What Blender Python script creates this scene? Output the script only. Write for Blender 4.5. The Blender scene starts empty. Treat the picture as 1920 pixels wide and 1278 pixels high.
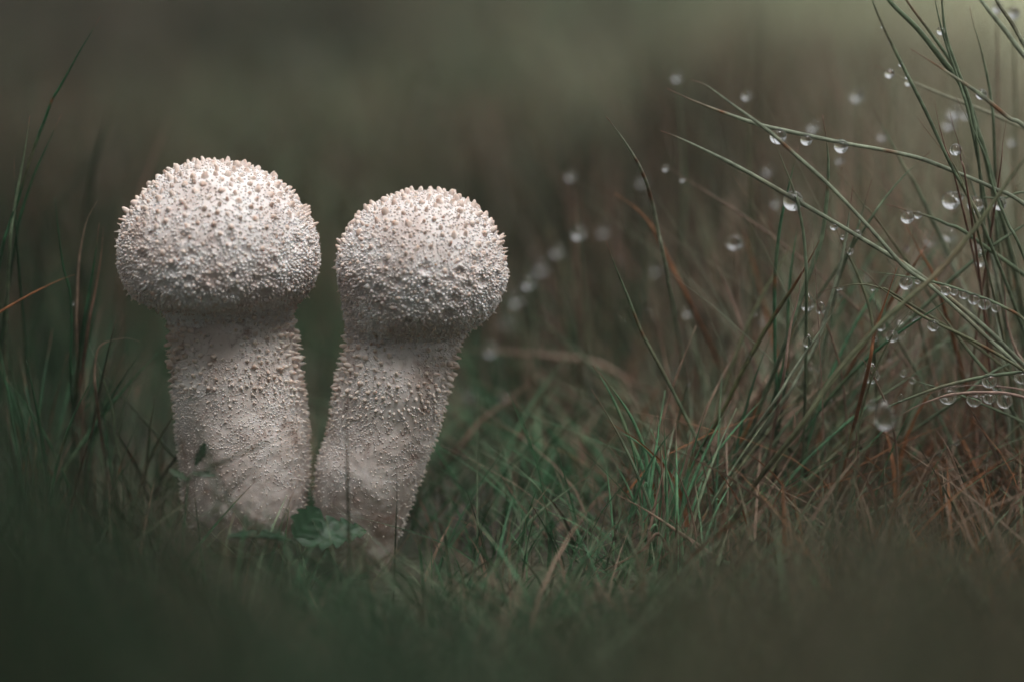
import bpy, math, random
import numpy as np
from mathutils import Vector, Matrix, noise as mnoise

random.seed(7)
rng = np.random.default_rng(11)
CM = 0.01                                   # everything below is written in centimetres
scene = bpy.context.scene
col = scene.collection

# ------------------------------------------------------------------ camera
PITCH = math.radians(10.0)
DIST = 47.8
LENS = 100.0
TARGET = Vector((0, 0, 3.6))
CAMPOS = TARGET + Vector((0, -math.cos(PITCH) * DIST, math.sin(PITCH) * DIST))
cam_data = bpy.data.cameras.new('camera')
cam = bpy.data.objects.new('camera', cam_data)
col.objects.link(cam)
cam.location = CAMPOS * CM
cam.rotation_euler = (math.radians(90) - PITCH, 0, 0)
cam_data.lens = LENS
cam_data.sensor_width = 36.0
cam_data.clip_start = 0.005
cam_data.clip_end = 500
cam_data.dof.use_dof = True
cam_data.dof.focus_distance = (DIST - 0.7) * CM
cam_data.dof.aperture_fstop = 6.3
scene.camera = cam

# ------------------------------------------------------------------ sky, sun, exposure
SUN_ELEV, SUN_AZ = math.radians(68), math.radians(140)     # azimuth clockwise from +y: from the right and a little behind the camera
world = bpy.data.worlds.new('World')
scene.world = world
world.use_nodes = True
wn = world.node_tree.nodes
wl = world.node_tree.links
sky = wn.new('ShaderNodeTexSky')
sky.sky_type = 'NISHITA'
sky.sun_disc = False
sky.sun_elevation = SUN_ELEV
sky.sun_rotation = SUN_AZ
sky.air_density = 1.0
sky.dust_density = 6.0
sky.ozone_density = 1.0
hs = wn.new('ShaderNodeHueSaturation')                       # overcast: the cloud takes the blue out
hs.inputs['Saturation'].default_value = 0.12
wl.new(sky.outputs[0], hs.inputs['Color'])
bg = wn['Background']
bg.inputs['Strength'].default_value = 0.15
wl.new(hs.outputs[0], bg.inputs['Color'])
sun_data = bpy.data.lights.new('sun', 'SUN')
sun_data.energy = 1.3
sun_data.angle = math.radians(35)
sun_data.color = (1.0, 0.95, 0.89)
sun = bpy.data.objects.new('sun', sun_data)
col.objects.link(sun)
sdir = Vector((math.sin(SUN_AZ) * math.cos(SUN_ELEV), math.cos(SUN_AZ) * math.cos(SUN_ELEV), math.sin(SUN_ELEV)))
sun.rotation_euler = (-sdir).to_track_quat('-Z', 'Y').to_euler()
sun.location = sdir * 2
vs = scene.view_settings
vs.view_transform = 'Standard'
vs.look = 'None'
vs.gamma = 1.0
vs.exposure = 0.68
vs.use_curve_mapping = False

cy = scene.cycles
cy.use_denoising = True
cy.adaptive_threshold = 0.03
cy.max_bounces = 9
cy.volume_bounces = 0
cy.transmission_bounces = 8
cy.transparent_max_bounces = 8
cy.diffuse_bounces = 2
cy.sample_clamp_indirect = 6.0

# ------------------------------------------------------------------ helpers
PXF = 36.0 / 1920 / LENS                    # one pixel of the 1920 wide frame at unit depth
AX = Vector((1, 0, 0))
AF = Vector((0, math.cos(PITCH), -math.sin(PITCH)))
AU = Vector((0, math.sin(PITCH), math.cos(PITCH)))

def at(px, py, Y=0.0):
    """point (cm) seen at a picture position and standing at depth Y in the world"""
    d = AF + AX * ((px - 960) * PXF) + AU * (-(py - 639) * PXF)
    k = (Y - CAMPOS.y) / d.y
    return CAMPOS + d * k

def smooth(a, b, x):
    t = np.clip((np.asarray(x, float) - a) / (b - a), 0, 1)
    return t * t * (3 - 2 * t)

def ground_z(x, y):
    return -.38 * math.exp(-((x + 2.5) / 1.5) ** 2 - ((y + 1.2) / 2.2) ** 2) + 0.35 * mnoise.noise((x * .12, y * .12, 3.1)) + 0.15 * mnoise.noise((x * .4, y * .4, 7.7)) - 0.1

def new_mesh(name, verts, faces, mat, cols=None, smooth_shade=True):
    me = bpy.data.meshes.new(name)
    v = np.asarray(verts, dtype=np.float64) * CM
    if isinstance(faces, np.ndarray):
        k = faces.shape[1]
        me.vertices.add(len(v)); me.vertices.foreach_set('co', v.ravel())
        me.loops.add(faces.size); me.loops.foreach_set('vertex_index', faces.ravel().astype(np.int32))
        me.polygons.add(len(faces))
        me.polygons.foreach_set('loop_start', np.arange(0, faces.size, k, dtype=np.int32))
        me.update(calc_edges=True)
    else:
        me.from_pydata(v.tolist(), [], faces)
        me.update()
    if cols is not None:
        c = np.ones((len(v), 4)); c[:, :3] = cols
        a = me.color_attributes.new('Col', 'FLOAT_COLOR', 'POINT')
        a.data.foreach_set('color', c.ravel())
    if smooth_shade:
        me.polygons.foreach_set('use_smooth', np.ones(len(me.polygons), dtype=bool))
    me.materials.append(mat)
    return me

def link(name, me, parent=None, loc=None):
    o = bpy.data.objects.new(name, me)
    col.objects.link(o)
    if parent is not None: o.parent = parent
    if loc is not None: o.location = Vector(loc) * CM
    return o

def empty(name, loc):
    o = bpy.data.objects.new(name, None)
    o.empty_display_size = 0.01
    col.objects.link(o)
    o.location = Vector(loc) * CM
    return o

def tag(o, label=None, cat=None, group=None, kind=None):
    if label: o['label'] = label
    if cat: o['category'] = cat
    if group: o['group'] = group
    if kind: o['kind'] = kind
    return o

# ------------------------------------------------------------------ materials
def mat_new(name):
    m = bpy.data.materials.new(name); m.use_nodes = True
    nt = m.node_tree
    return m, nt.nodes, nt.links, nt.nodes['Principled BSDF']

def grass_material(name, rough=.45, spec=.35, trans=.25):
    m, n, l, b = mat_new(name)
    a = n.new('ShaderNodeAttribute'); a.attribute_name = 'Col'
    tc = n.new('ShaderNodeNewGeometry')
    no = n.new('ShaderNodeTexNoise'); no.inputs['Scale'].default_value = 700; no.inputs['Detail'].default_value = 4
    l.new(tc.outputs['Position'], no.inputs['Vector'])
    mr = n.new('ShaderNodeMapRange'); mr.inputs[1].default_value = .3; mr.inputs[2].default_value = .7
    mr.inputs[3].default_value = .65; mr.inputs[4].default_value = 1.3
    l.new(no.outputs['Fac'], mr.inputs[0])
    mx = n.new('ShaderNodeVectorMath'); mx.operation = 'SCALE'
    l.new(a.outputs['Color'], mx.inputs[0]); l.new(mr.outputs[0], mx.inputs['Scale'])
    l.new(mx.outputs[0], b.inputs['Base Color'])
    b.inputs['Roughness'].default_value = rough
    b.inputs['Specular IOR Level'].default_value = spec
    bp = n.new('ShaderNodeBump'); bp.inputs['Strength'].default_value = .25; bp.inputs['Distance'].default_value = .0002
    l.new(no.outputs['Fac'], bp.inputs['Height']); l.new(bp.outputs[0], b.inputs['Normal'])
    if trans:
        t = n.new('ShaderNodeBsdfTranslucent'); l.new(mx.outputs[0], t.inputs['Color'])
        ms = n.new('ShaderNodeMixShader'); ms.inputs[0].default_value = trans
        l.new(b.outputs[0], ms.inputs[1]); l.new(t.outputs[0], ms.inputs[2])
        l.new(ms.outputs[0], n['Material Output'].inputs['Surface'])
    return m

def fungus_material(name, white, tan, stain, scale, stain_amt, rough=.75, use_col=False, dirt=0.0):
    m, n, l, b = mat_new(name)
    tc = n.new('ShaderNodeNewGeometry')
    n1 = n.new('ShaderNodeTexNoise'); n1.inputs['Scale'].default_value = scale; n1.inputs['Detail'].default_value = 6; n1.inputs['Roughness'].default_value = .62
    l.new(tc.outputs['Position'], n1.inputs['Vector'])
    r1 = n.new('ShaderNodeValToRGB')
    r1.color_ramp.elements[0].position = .36; r1.color_ramp.elements[0].color = (*tan, 1)
    r1.color_ramp.elements[1].position = .58; r1.color_ramp.elements[1].color = (*white, 1)
    l.new(n1.outputs['Fac'], r1.inputs[0])
    n2 = n.new('ShaderNodeTexNoise'); n2.inputs['Scale'].default_value = scale * 2.3; n2.inputs['Detail'].default_value = 8; n2.inputs['Roughness'].default_value = .7
    n2.inputs['Distortion'].default_value = .6
    mp = n.new('ShaderNodeMapping'); mp.inputs['Location'].default_value = (3, 5, 1)
    l.new(tc.outputs['Position'], mp.inputs[0]); l.new(mp.outputs[0], n2.inputs['Vector'])
    r2 = n.new('ShaderNodeMapRange'); r2.inputs[1].default_value = .53; r2.inputs[2].default_value = .68
    r2.inputs[3].default_value = 0; r2.inputs[4].default_value = stain_amt
    l.new(n2.outputs['Fac'], r2.inputs[0])
    fac = r2.outputs[0]
    if dirt:                                     # soil smeared on the foot of the stem
        sx = n.new('ShaderNodeSeparateXYZ'); l.new(tc.outputs['Position'], sx.inputs[0])
        dz = n.new('ShaderNodeMapRange'); dz.inputs[1].default_value = .020; dz.inputs[2].default_value = .0
        dz.inputs[3].default_value = 0; dz.inputs[4].default_value = dirt
        l.new(sx.outputs['Z'], dz.inputs[0])
        n4 = n.new('ShaderNodeMapRange'); n4.inputs[1].default_value = .42; n4.inputs[2].default_value = .62
        l.new(n2.outputs['Fac'], n4.inputs[0])
        mu = n.new('ShaderNodeMath'); mu.operation = 'MULTIPLY'; l.new(dz.outputs[0], mu.inputs[0]); l.new(n4.outputs[0], mu.inputs[1])
        ad = n.new('ShaderNodeMath'); ad.operation = 'MAXIMUM'; l.new(mu.outputs[0], ad.inputs[0]); l.new(fac, ad.inputs[1])
        fac = ad.outputs[0]
    mx = n.new('ShaderNodeMix'); mx.data_type = 'RGBA'
    l.new(fac, mx.inputs[0]); l.new(r1.outputs[0], mx.inputs[6]); mx.inputs[7].default_value = (*stain, 1)
    out = mx.outputs[2]
    if use_col:
        a = n.new('ShaderNodeAttribute'); a.attribute_name = 'Col'
        m2 = n.new('ShaderNodeMix'); m2.data_type = 'RGBA'; m2.blend_type = 'MULTIPLY'; m2.inputs[0].default_value = 1
        l.new(out, m2.inputs[6]); l.new(a.outputs['Color'], m2.inputs[7]); out = m2.outputs[2]
    l.new(out, b.inputs['Base Color'])
    b.inputs['Roughness'].default_value = rough
    b.inputs['Specular IOR Level'].default_value = .25
    b.inputs['Subsurface Weight'].default_value = .25
    b.inputs['Subsurface Radius'].default_value = (1.0, .6, .45)
    b.inputs['Subsurface Scale'].default_value = .0012
    n3 = n.new('ShaderNodeTexNoise'); n3.inputs['Scale'].default_value = 2600; n3.inputs['Detail'].default_value = 3
    l.new(tc.outputs['Position'], n3.inputs['Vector'])
    bp = n.new('ShaderNodeBump'); bp.inputs['Strength'].default_value = .4; bp.inputs['Distance'].default_value = .00010
    l.new(n3.outputs['Fac'], bp.inputs['Height']); l.new(bp.outputs[0], b.inputs['Normal'])
    return m

M_GRASS = grass_material('grass_blade')
M_STUFF = grass_material('grass_mass', rough=.6, spec=.2, trans=.3)
M_LEAF = grass_material('leaf_green', rough=.5, spec=.3, trans=.2)
M_CAP = fungus_material('puffball_skin', (.75, .705, .69), (.58, .495, .465), (.42, .25, .18), 120, .35)
M_SPINE = fungus_material('puffball_spines', (.71, .63, .59), (.57, .475, .43), (.36, .20, .14), 170, .4, use_col=True)
M_STEM = fungus_material('puffball_stem', (.74, .675, .64), (.52, .43, .385), (.25, .15, .11), 75, .85, dirt=.9)
M_STEMSP = fungus_material('puffball_stem_spines', (.80, .72, .665), (.62, .52, .455), (.38, .24, .17), 150, .4, use_col=True)

m, n, l, b = mat_new('peat_soil')
tc = n.new('ShaderNodeNewGeometry')
a1 = n.new('ShaderNodeTexNoise'); a1.inputs['Scale'].default_value = 14; a1.inputs['Detail'].default_value = 8
l.new(tc.outputs['Position'], a1.inputs['Vector'])
rp = n.new('ShaderNodeValToRGB')
rp.color_ramp.elements[0].position = .35; rp.color_ramp.elements[0].color = (.022, .018, .012, 1)
rp.color_ramp.elements[1].position = .68; rp.color_ramp.elements[1].color = (.050, .055, .028, 1)
l.new(a1.outputs['Fac'], rp.inputs[0])
gx = n.new('ShaderNodeSeparateXYZ'); l.new(tc.outputs['Position'], gx.inputs[0])
gy = n.new('ShaderNodeMapRange'); gy.inputs[1].default_value = .35; gy.inputs[2].default_value = 1.0
l.new(gx.outputs['Y'], gy.inputs[0])
gr_ = n.new('ShaderNodeMath'); gr_.operation = 'MULTIPLY_ADD'; gr_.inputs[1].default_value = .25; l.new(a1.outputs['Fac'], gr_.inputs[0]); l.new(gx.outputs['X'], gr_.inputs[2])
gk = n.new('ShaderNodeMapRange'); gk.interpolation_type = 'SMOOTHSTEP'; gk.inputs[1].default_value = .08; gk.inputs[2].default_value = .45
l.new(gr_.outputs[0], gk.inputs[0])
gm = n.new('ShaderNodeMath'); gm.operation = 'MULTIPLY'; l.new(gy.outputs[0], gm.inputs[0]); l.new(gk.outputs[0], gm.inputs[1])  # far right ground paled: background glow put into the soil colour
gmix = n.new('ShaderNodeMix'); gmix.data_type = 'RGBA'; gmix.inputs[7].default_value = (.58, .60, .45, 1)
l.new(gm.outputs[0], gmix.inputs[0]); l.new(rp.outputs[0], gmix.inputs[6]); l.new(gmix.outputs[2], b.inputs['Base Color'])
b.inputs['Roughness'].default_value = .9
bp = n.new('ShaderNodeBump'); bp.inputs['Distance'].default_value = .004; bp.inputs['Strength'].default_value = .8
a2 = n.new('ShaderNodeTexNoise'); a2.inputs['Scale'].default_value = 300; a2.inputs['Detail'].default_value = 6
l.new(tc.outputs['Position'], a2.inputs['Vector']); l.new(a2.outputs['Fac'], bp.inputs['Height']); l.new(bp.outputs[0], b.inputs['Normal'])
M_SOIL = m

m, n, l, b = mat_new('dew_water')
for nd in list(n):
    if nd.name == 'Principled BSDF': n.remove(nd)
gl = n.new('ShaderNodeBsdfGlass'); gl.inputs['IOR'].default_value = 1.333; gl.inputs['Roughness'].default_value = 0.0
l.new(gl.outputs[0], n['Material Output'].inputs['Surface'])
M_WATER = m

C = dict(sage=(.275, .315, .225), green=(.06, .15, .075), deep=(.022, .075, .032), olive=(.155, .17, .095), bright=(.125, .29, .15),
         orange=(.27, .115, .05), brown=(.26, .18, .13), red=(.22, .12, .085), pale=(.30, .30, .21),
         pink=(.36, .25, .20), dark=(.04, .05, .028), mid=(.165, .22, .135), grey=(.13, .135, .10))
TIP = np.array((.20, .10, .07))
NODE = np.array((.20, .075, .03))

# ------------------------------------------------------------------ ground: one sheet, fine near the mushrooms
def build_ground():
    xs = np.concatenate([[-6000, -2000, -600, -250, -120], np.linspace(-60, 60, 81), [120, 250, 600, 2000, 6000]])
    ys = np.concatenate([[-6000, -2000, -600, -200, -100], np.linspace(-60, 260, 161), [320, 420, 700, 2000, 6000]])
    V = []
    for y in ys:
        for x in xs:
            V.append((x, y, ground_z(x, y) if abs(x) <= 130 and -110 <= y <= 330 else -0.1))
    nx, ny = len(xs), len(ys)
    i, j = np.meshgrid(np.arange(nx - 1), np.arange(ny - 1))
    q = (j * nx + i).ravel()
    F = np.stack([q, q + 1, q + nx + 1, q + nx], 1)
    o = link('ground', new_mesh('ground', V, F, M_SOIL))
    tag(o, kind='structure')
build_ground()

# ------------------------------------------------------------------ trees round the clearing (they keep the low sky off the grass)
M_TREE = grass_material('tree_leaves', rough=.8, spec=.05, trans=0)
M_BARK = grass_material('tree_bark', rough=.9, spec=.1, trans=0)
def tube(P, R, sides=8):
    P = np.asarray(P, float); V, T = [], np.gradient(np.asarray(P, float), axis=0)
    for p, t, r in zip(P, T, R):
        t = Vector(t).normalized(); x = t.orthogonal().normalized(); y = t.cross(x)
        for k in range(sides):
            a = 2 * math.pi * k / sides
            V.append(np.array(p) + r * (math.cos(a) * np.array(x) + math.sin(a) * np.array(y)))
    i, j = np.meshgrid(np.arange(len(P) - 1), np.arange(sides), indexing='ij')
    return np.array(V), np.stack([(i * sides + j).ravel(), (i * sides + (j + 1) % sides).ravel(), ((i + 1) * sides + (j + 1) % sides).ravel(), ((i + 1) * sides + j).ravel()], 1)

def tree_meshes(sd):
    r_ = np.random.default_rng(sd)
    H = 620.0
    VV, FF, off = [], [], 0
    def add(P, R):
        nonlocal off
        v, f = tube(P, R); VV.append(v); FF.append(f + off); off += len(v)
    zs = np.linspace(-15, H * .92, 9)
    sway = np.cumsum(r_.normal(0, 9, (9, 2)), 0)
    tr = np.column_stack([sway, zs]); add(tr, np.linspace(17, 2.5, 9))
    tips = []
    for k in range(26):
        t = .08 + .86 * k / 26
        b0 = np.array([np.interp(t * H, zs, tr[:, i]) for i in range(3)])
        a = k * 2.4 + r_.normal(0, .3); ln_ = 170 * (1 - .55 * t) * r_.uniform(.75, 1.2)
        d = np.array((math.cos(a), math.sin(a), .35 + .3 * t))
        P = [b0, b0 + d * ln_ * .35, b0 + d * ln_ * .7 + (0, 0, 8), b0 + d * ln_]
        add(P, [5 * (1 - .7 * t), 3.5 * (1 - .7 * t), 2 * (1 - .6 * t), .6])
        for q in (.35, .55, .75, .95, 1.05): tips.append(b0 + d * ln_ * q + r_.normal(0, 12, 3))
    tips += [tr[-1] + r_.normal(0, 14, 3) for _ in range(6)]
    trunk = new_mesh('trunk', np.vstack(VV), np.vstack(FF), M_BARK, np.tile((.06, .05, .04), (off, 1)))
    tips = np.array(tips)
    n_ = 5200
    c = tips[r_.integers(0, len(tips), n_)] + r_.normal(0, 24, (n_, 3)) * (1, 1, .8)
    c[:, 2] = np.maximum(c[:, 2], 6)
    u = r_.normal(0, 1, (n_, 3)); u /= np.linalg.norm(u, axis=1, keepdims=True)
    w = np.cross(u, r_.normal(0, 1, (n_, 3))); w /= np.linalg.norm(w, axis=1, keepdims=True)
    sz = r_.uniform(7, 13, (n_, 1))
    V = np.stack([c - u * sz, c + w * sz * .5, c + u * sz, c - w * sz * .5], 1).reshape(-1, 3)
    F = np.arange(n_ * 4).reshape(-1, 4)
    cc = np.repeat(np.array((.045, .07, .03)) * r_.uniform(.6, 1.4, (n_, 1)), 4, 0)
    return trunk, new_mesh('crown', V, F, M_TREE, cc, False)
TREES = [tree_meshes(3), tree_meshes(8)]
k = 0
for deg in range(0, 360, 20):
    if 0 <= deg <= 115: continue                      # the gap in the trees, behind and to the right
    rad = 430 + 60 * math.sin(deg * 1.7)
    a = math.radians(deg + 6 * math.sin(deg))
    root = empty('tree', (rad * math.sin(a), 60 + rad * math.cos(a), -.1))
    root.rotation_euler.z = deg * 1.3
    f = .62 + .2 * ((deg * 7) % 11) / 11
    root.scale = (f, f, f)
    tag(root, 'leafy dark tree at the edge of the clearing', 'tree', 'trees round the clearing')
    tm = TREES[k % 2]; k += 1
    link('trunk', tm[0], root); link('crown', tm[1], root)

# ------------------------------------------------------------------ puffballs
def catmull(P, nseg):
    P = np.asarray(P, float)
    Q = np.vstack([2 * P[0] - P[1], P, 2 * P[-1] - P[-2]])
    out = []
    for i in range(1, len(Q) - 2):
        for k in range(nseg):
            t = k / nseg
            p0, p1, p2, p3 = Q[i - 1], Q[i], Q[i + 1], Q[i + 2]
            out.append(.5 * ((2 * p1) + (-p0 + p2) * t + (2 * p0 - 5 * p1 + 4 * p2 - p3) * t * t + (-p0 + 3 * p1 - 3 * p2 + p3) * t ** 3))
    out.append(Q[-2])
    return np.array(out)

def rows_to_rings(rows):
    """(row, left, right) of the outline -> centre x, height, radius in cm"""
    out = []
    for q in rows:
        y, xl, xr = q[:3]
        out.append(((xl + xr) / 2 / 111.6 - 960 / 111.6, 3.6 - (y - 639) / 110.0, (xr - xl) / 2 / 111.6, q[3] if len(q) > 3 else 1.0))
    return out

def resample(P, n):
    d = np.concatenate([[0], np.cumsum(np.linalg.norm(np.diff(P[:, 1:3], axis=0), axis=1))])
    t = np.linspace(0, d[-1], n)
    return np.stack([np.interp(t, d, P[:, k]) for k in range(P.shape[1])], 1)

def body(rings, y0, n_rows, n_cols, amp, freq, seed, pits=None, depth_scale=1.0):
    P = resample(catmull(rings, 8), n_rows)
    th = np.linspace(0, 2 * math.pi, n_cols, endpoint=False)
    cx, z, r = P[:, 0][:, None], P[:, 1][:, None], np.maximum(P[:, 2], .004)[:, None]
    X = cx + r * np.cos(th)[None]
    Yv = y0 + r * np.sin(th)[None] * P[:, 3][:, None]
    Z = z + 0 * th[None]
    G = np.stack([X, Yv, Z], 2)
    def normals(G):
        du = np.gradient(G, axis=0)
        dv = np.roll(G, -1, 1) - np.roll(G, 1, 1)
        N = np.cross(du, dv)
        return N / (np.linalg.norm(N, axis=2, keepdims=True) + 1e-9)
    N = normals(G)
    if (N[n_rows // 2, :, 0] * np.cos(th)).sum() < 0: N = -N
    D = np.zeros(G.shape[:2])
    for i in range(n_rows):
        for j in range(n_cols):
            p = G[i, j]
            D[i, j] = amp * mnoise.noise((p[0] * freq + seed, p[1] * freq, p[2] * freq)) \
                + amp * .45 * mnoise.noise((p[0] * freq * 3 + seed, p[1] * freq * 3, p[2] * freq * 3)) \
                + amp * .22 * mnoise.noise((p[0] * freq * 9, p[1] * freq * 9 + seed, p[2] * freq * 9))
    if pits is not None:
        for (c, rad, dep) in pits:
            dist = np.linalg.norm(G - c, axis=2) / rad
            D -= dep * np.exp(-dist ** 2 * 2.2) - dep * .35 * np.exp(-((dist - 1.15) / .35) ** 2)
    G = G + N * D[..., None]
    N2 = normals(G)
    N2 *= np.sign((N2 * N).sum(2, keepdims=True))
    return G, N2

def grid_faces(nr, nc, flip):
    i, j = np.meshgrid(np.arange(nr - 1), np.arange(nc), indexing='ij')
    a = (i * nc + j).ravel(); b_ = (i * nc + (j + 1) % nc).ravel()
    c = ((i + 1) * nc + (j + 1) % nc).ravel(); d = ((i + 1) * nc + j).ravel()
    return np.stack([a, d, c, b_] if flip else [a, b_, c, d], 1)

def surface_samples(G, N, n):
    nr, nc = G.shape[:2]
    e1 = G[1:] - G[:-1]; e2 = np.roll(G, -1, 1)[:-1] - G[:-1]
    A = np.linalg.norm(np.cross(e1, e2), axis=2).ravel()
    k = rng.choice(len(A), n, p=A / A.sum())
    i, j = k // nc, k % nc
    u, v = rng.random(n)[:, None], rng.random(n)[:, None]
    j2 = (j + 1) % nc
    bil = lambda Q: (Q[i, j] * (1 - u) + Q[i + 1, j] * u) * (1 - v) + (Q[i, j2] * (1 - u) + Q[i + 1, j2] * u) * v
    p, nn = bil(G), bil(N)
    return p, nn / np.linalg.norm(nn, axis=1, keepdims=True)

class Poisson:
    def __init__(self, cell): self.c = cell; self.g = {}
    def ok(self, p, r, add=True):
        k = (int(p[0] // self.c), int(p[1] // self.c), int(p[2] // self.c))
        for a in (-1, 0, 1):
            for b in (-1, 0, 1):
                for c in (-1, 0, 1):
                    for q, s in self.g.get((k[0] + a, k[1] + b, k[2] + c), ()):
                        d = (p[0] - q[0]) ** 2 + (p[1] - q[1]) ** 2 + (p[2] - q[2]) ** 2
                        if d < (r + s) ** 2: return False
        if add: self.g.setdefault(k, []).append((p, r))
        return True

def spine_template(kind, sd):
    """unit spine: base radius 1, height 1; Col is the browner dry tip"""
    r_ = random.Random(sd)
    prof = {'blunt': [(-.15, 1.25), (.22, .95), (.62, .72), (.92, .44)],
            'sharp': [(-.15, 1.2), (.25, .82), (.6, .5), (.9, .22)],
            'bud': [(-.2, 1.0), (.25, 1.08), (.65, .9), (.95, .5)]}[kind]
    n_ = 7
    V, F, K = [], [], []
    bx, by = r_.uniform(-.35, .35), r_.uniform(-.35, .35)
    for (z, r) in prof:
        for k in range(n_):
            a = 2 * math.pi * k / n_ + .3 * z
            q = r * (1 + r_.uniform(-.14, .14))
            V.append((q * math.cos(a) + bx * z * z, q * math.sin(a) * .9 + by * z * z, z + r_.uniform(-.04, .04)))
            K.append(z)
    V.append((bx * 1.1, by * 1.1, 1.04)); K.append(1.05)
    for i in range(len(prof) - 1):
        for k in range(n_):
            F.append((i * n_ + k, i * n_ + (k + 1) % n_, (i + 1) * n_ + (k + 1) % n_, (i + 1) * n_ + k))
    t = len(V) - 1; i = (len(prof) - 1) * n_
    for k in range(n_): F.append((i + k, i + (k + 1) % n_, t))
    K = np.array(K)
    m_ = smooth(.62, 1.05, K)[:, None]
    dry = np.array((.93, .85, .79)) if sd % 4 else np.array((.78, .62, .52))
    cols = np.array((1., .985, .97)) * (1 - m_) + dry * m_
    return np.array(V), F, cols

def ico(sub):
    import bmesh
    bm = bmesh.new(); bmesh.ops.create_icosphere(bm, subdivisions=sub, radius=1.0)
    V = np.array([v.co[:] for v in bm.verts]); F = np.array([[v.index for v in f.verts] for f in bm.faces])
    bm.free(); return V, F
ICO1, ICO2 = ico(1), ico(2)

def frame(nv):
    z = Vector(nv).normalized()
    x = z.orthogonal().normalized()
    a = random.random() * 6.283
    x = (Matrix.Rotation(a, 3, z) @ x)
    return np.array([x[:], z.cross(x)[:], z[:]]).T       # columns

SP_T = [spine_template(k, s) for s, k in enumerate(['blunt', 'sharp', 'blunt', 'bud', 'sharp', 'blunt', 'bud', 'sharp'])]
for i, (V_, F_, c_) in enumerate(SP_T): assert len(V_)
SP_MESH = {}
def spine_mesh(i, mat):
    if (i, mat.name) not in SP_MESH:
        V_, F_, c_ = SP_T[i]
        SP_MESH[(i, mat.name)] = new_mesh('spine', V_ / CM * 0.01, F_, mat, c_)
    return SP_MESH[(i, mat.name)]

def add_spines(items, mat, part, n_single, joined_name):
    """items: (point, direction, radius, height, template). The ones that face the photograph most are objects."""
    cp = np.array(CAMPOS)
    def score(it):
        v = cp - it[0]; v /= np.linalg.norm(v)
        return (it[2] * it[3]) ** .5 * max(0.15, float(np.dot(it[4], v)) + .35)
    items = sorted(items, key=score, reverse=True)
    for it in items[:n_single]:
        p, d, r, h = it[0], it[1], it[2], it[3]
        R = frame(d)
        o = link('spine', spine_mesh(it[5], mat), part)
        Mx = Matrix([[R[0, 0] * r, R[0, 1] * r, R[0, 2] * h, p[0] * CM], [R[1, 0] * r, R[1, 1] * r, R[1, 2] * h, p[1] * CM],
                     [R[2, 0] * r, R[2, 1] * r, R[2, 2] * h, p[2] * CM], [0, 0, 0, 1]])
        o.matrix_local = Mx
    VV, FF, CC, off = [], [], [], 0
    for it in items[n_single:]:
        p, d, r, h = it[0], it[1], it[2], it[3]
        V_, F_, c_ = SP_T[it[5]]
        R = frame(d)
        VV.append((V_ * np.array((r, r, h))) @ R.T + p)
        FF += [tuple(q + off for q in f) for f in F_]
        CC.append(c_); off += len(V_)
    if VV:
        o = link(joined_name, new_mesh(joined_name, np.vstack(VV), FF, mat, np.vstack(CC)), part)
        tag(o, kind='stuff')

def add_granules(items, mat, part):
    VV, FF, CC, off = [], [], [], 0
    for p, nn, r in items:
        V_, F_ = ICO2 if r > .021 else ICO1
        R = frame(nn)
        s = np.array((r * random.uniform(.85, 1.15), r * random.uniform(.85, 1.15), r * random.uniform(.8, 1.25)))
        VV.append((V_ * s) @ R.T + p + nn * r * .4)
        FF.append(F_ + off); off += len(V_)
        CC.append(np.tile(np.array((1, .99, .98)) * random.uniform(.9, 1.06), (len(V_), 1)))
    o = link('granules', new_mesh('granules', np.vstack(VV), np.vstack(FF), mat, np.vstack(CC)), part)
    tag(o, kind='stuff')

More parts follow.
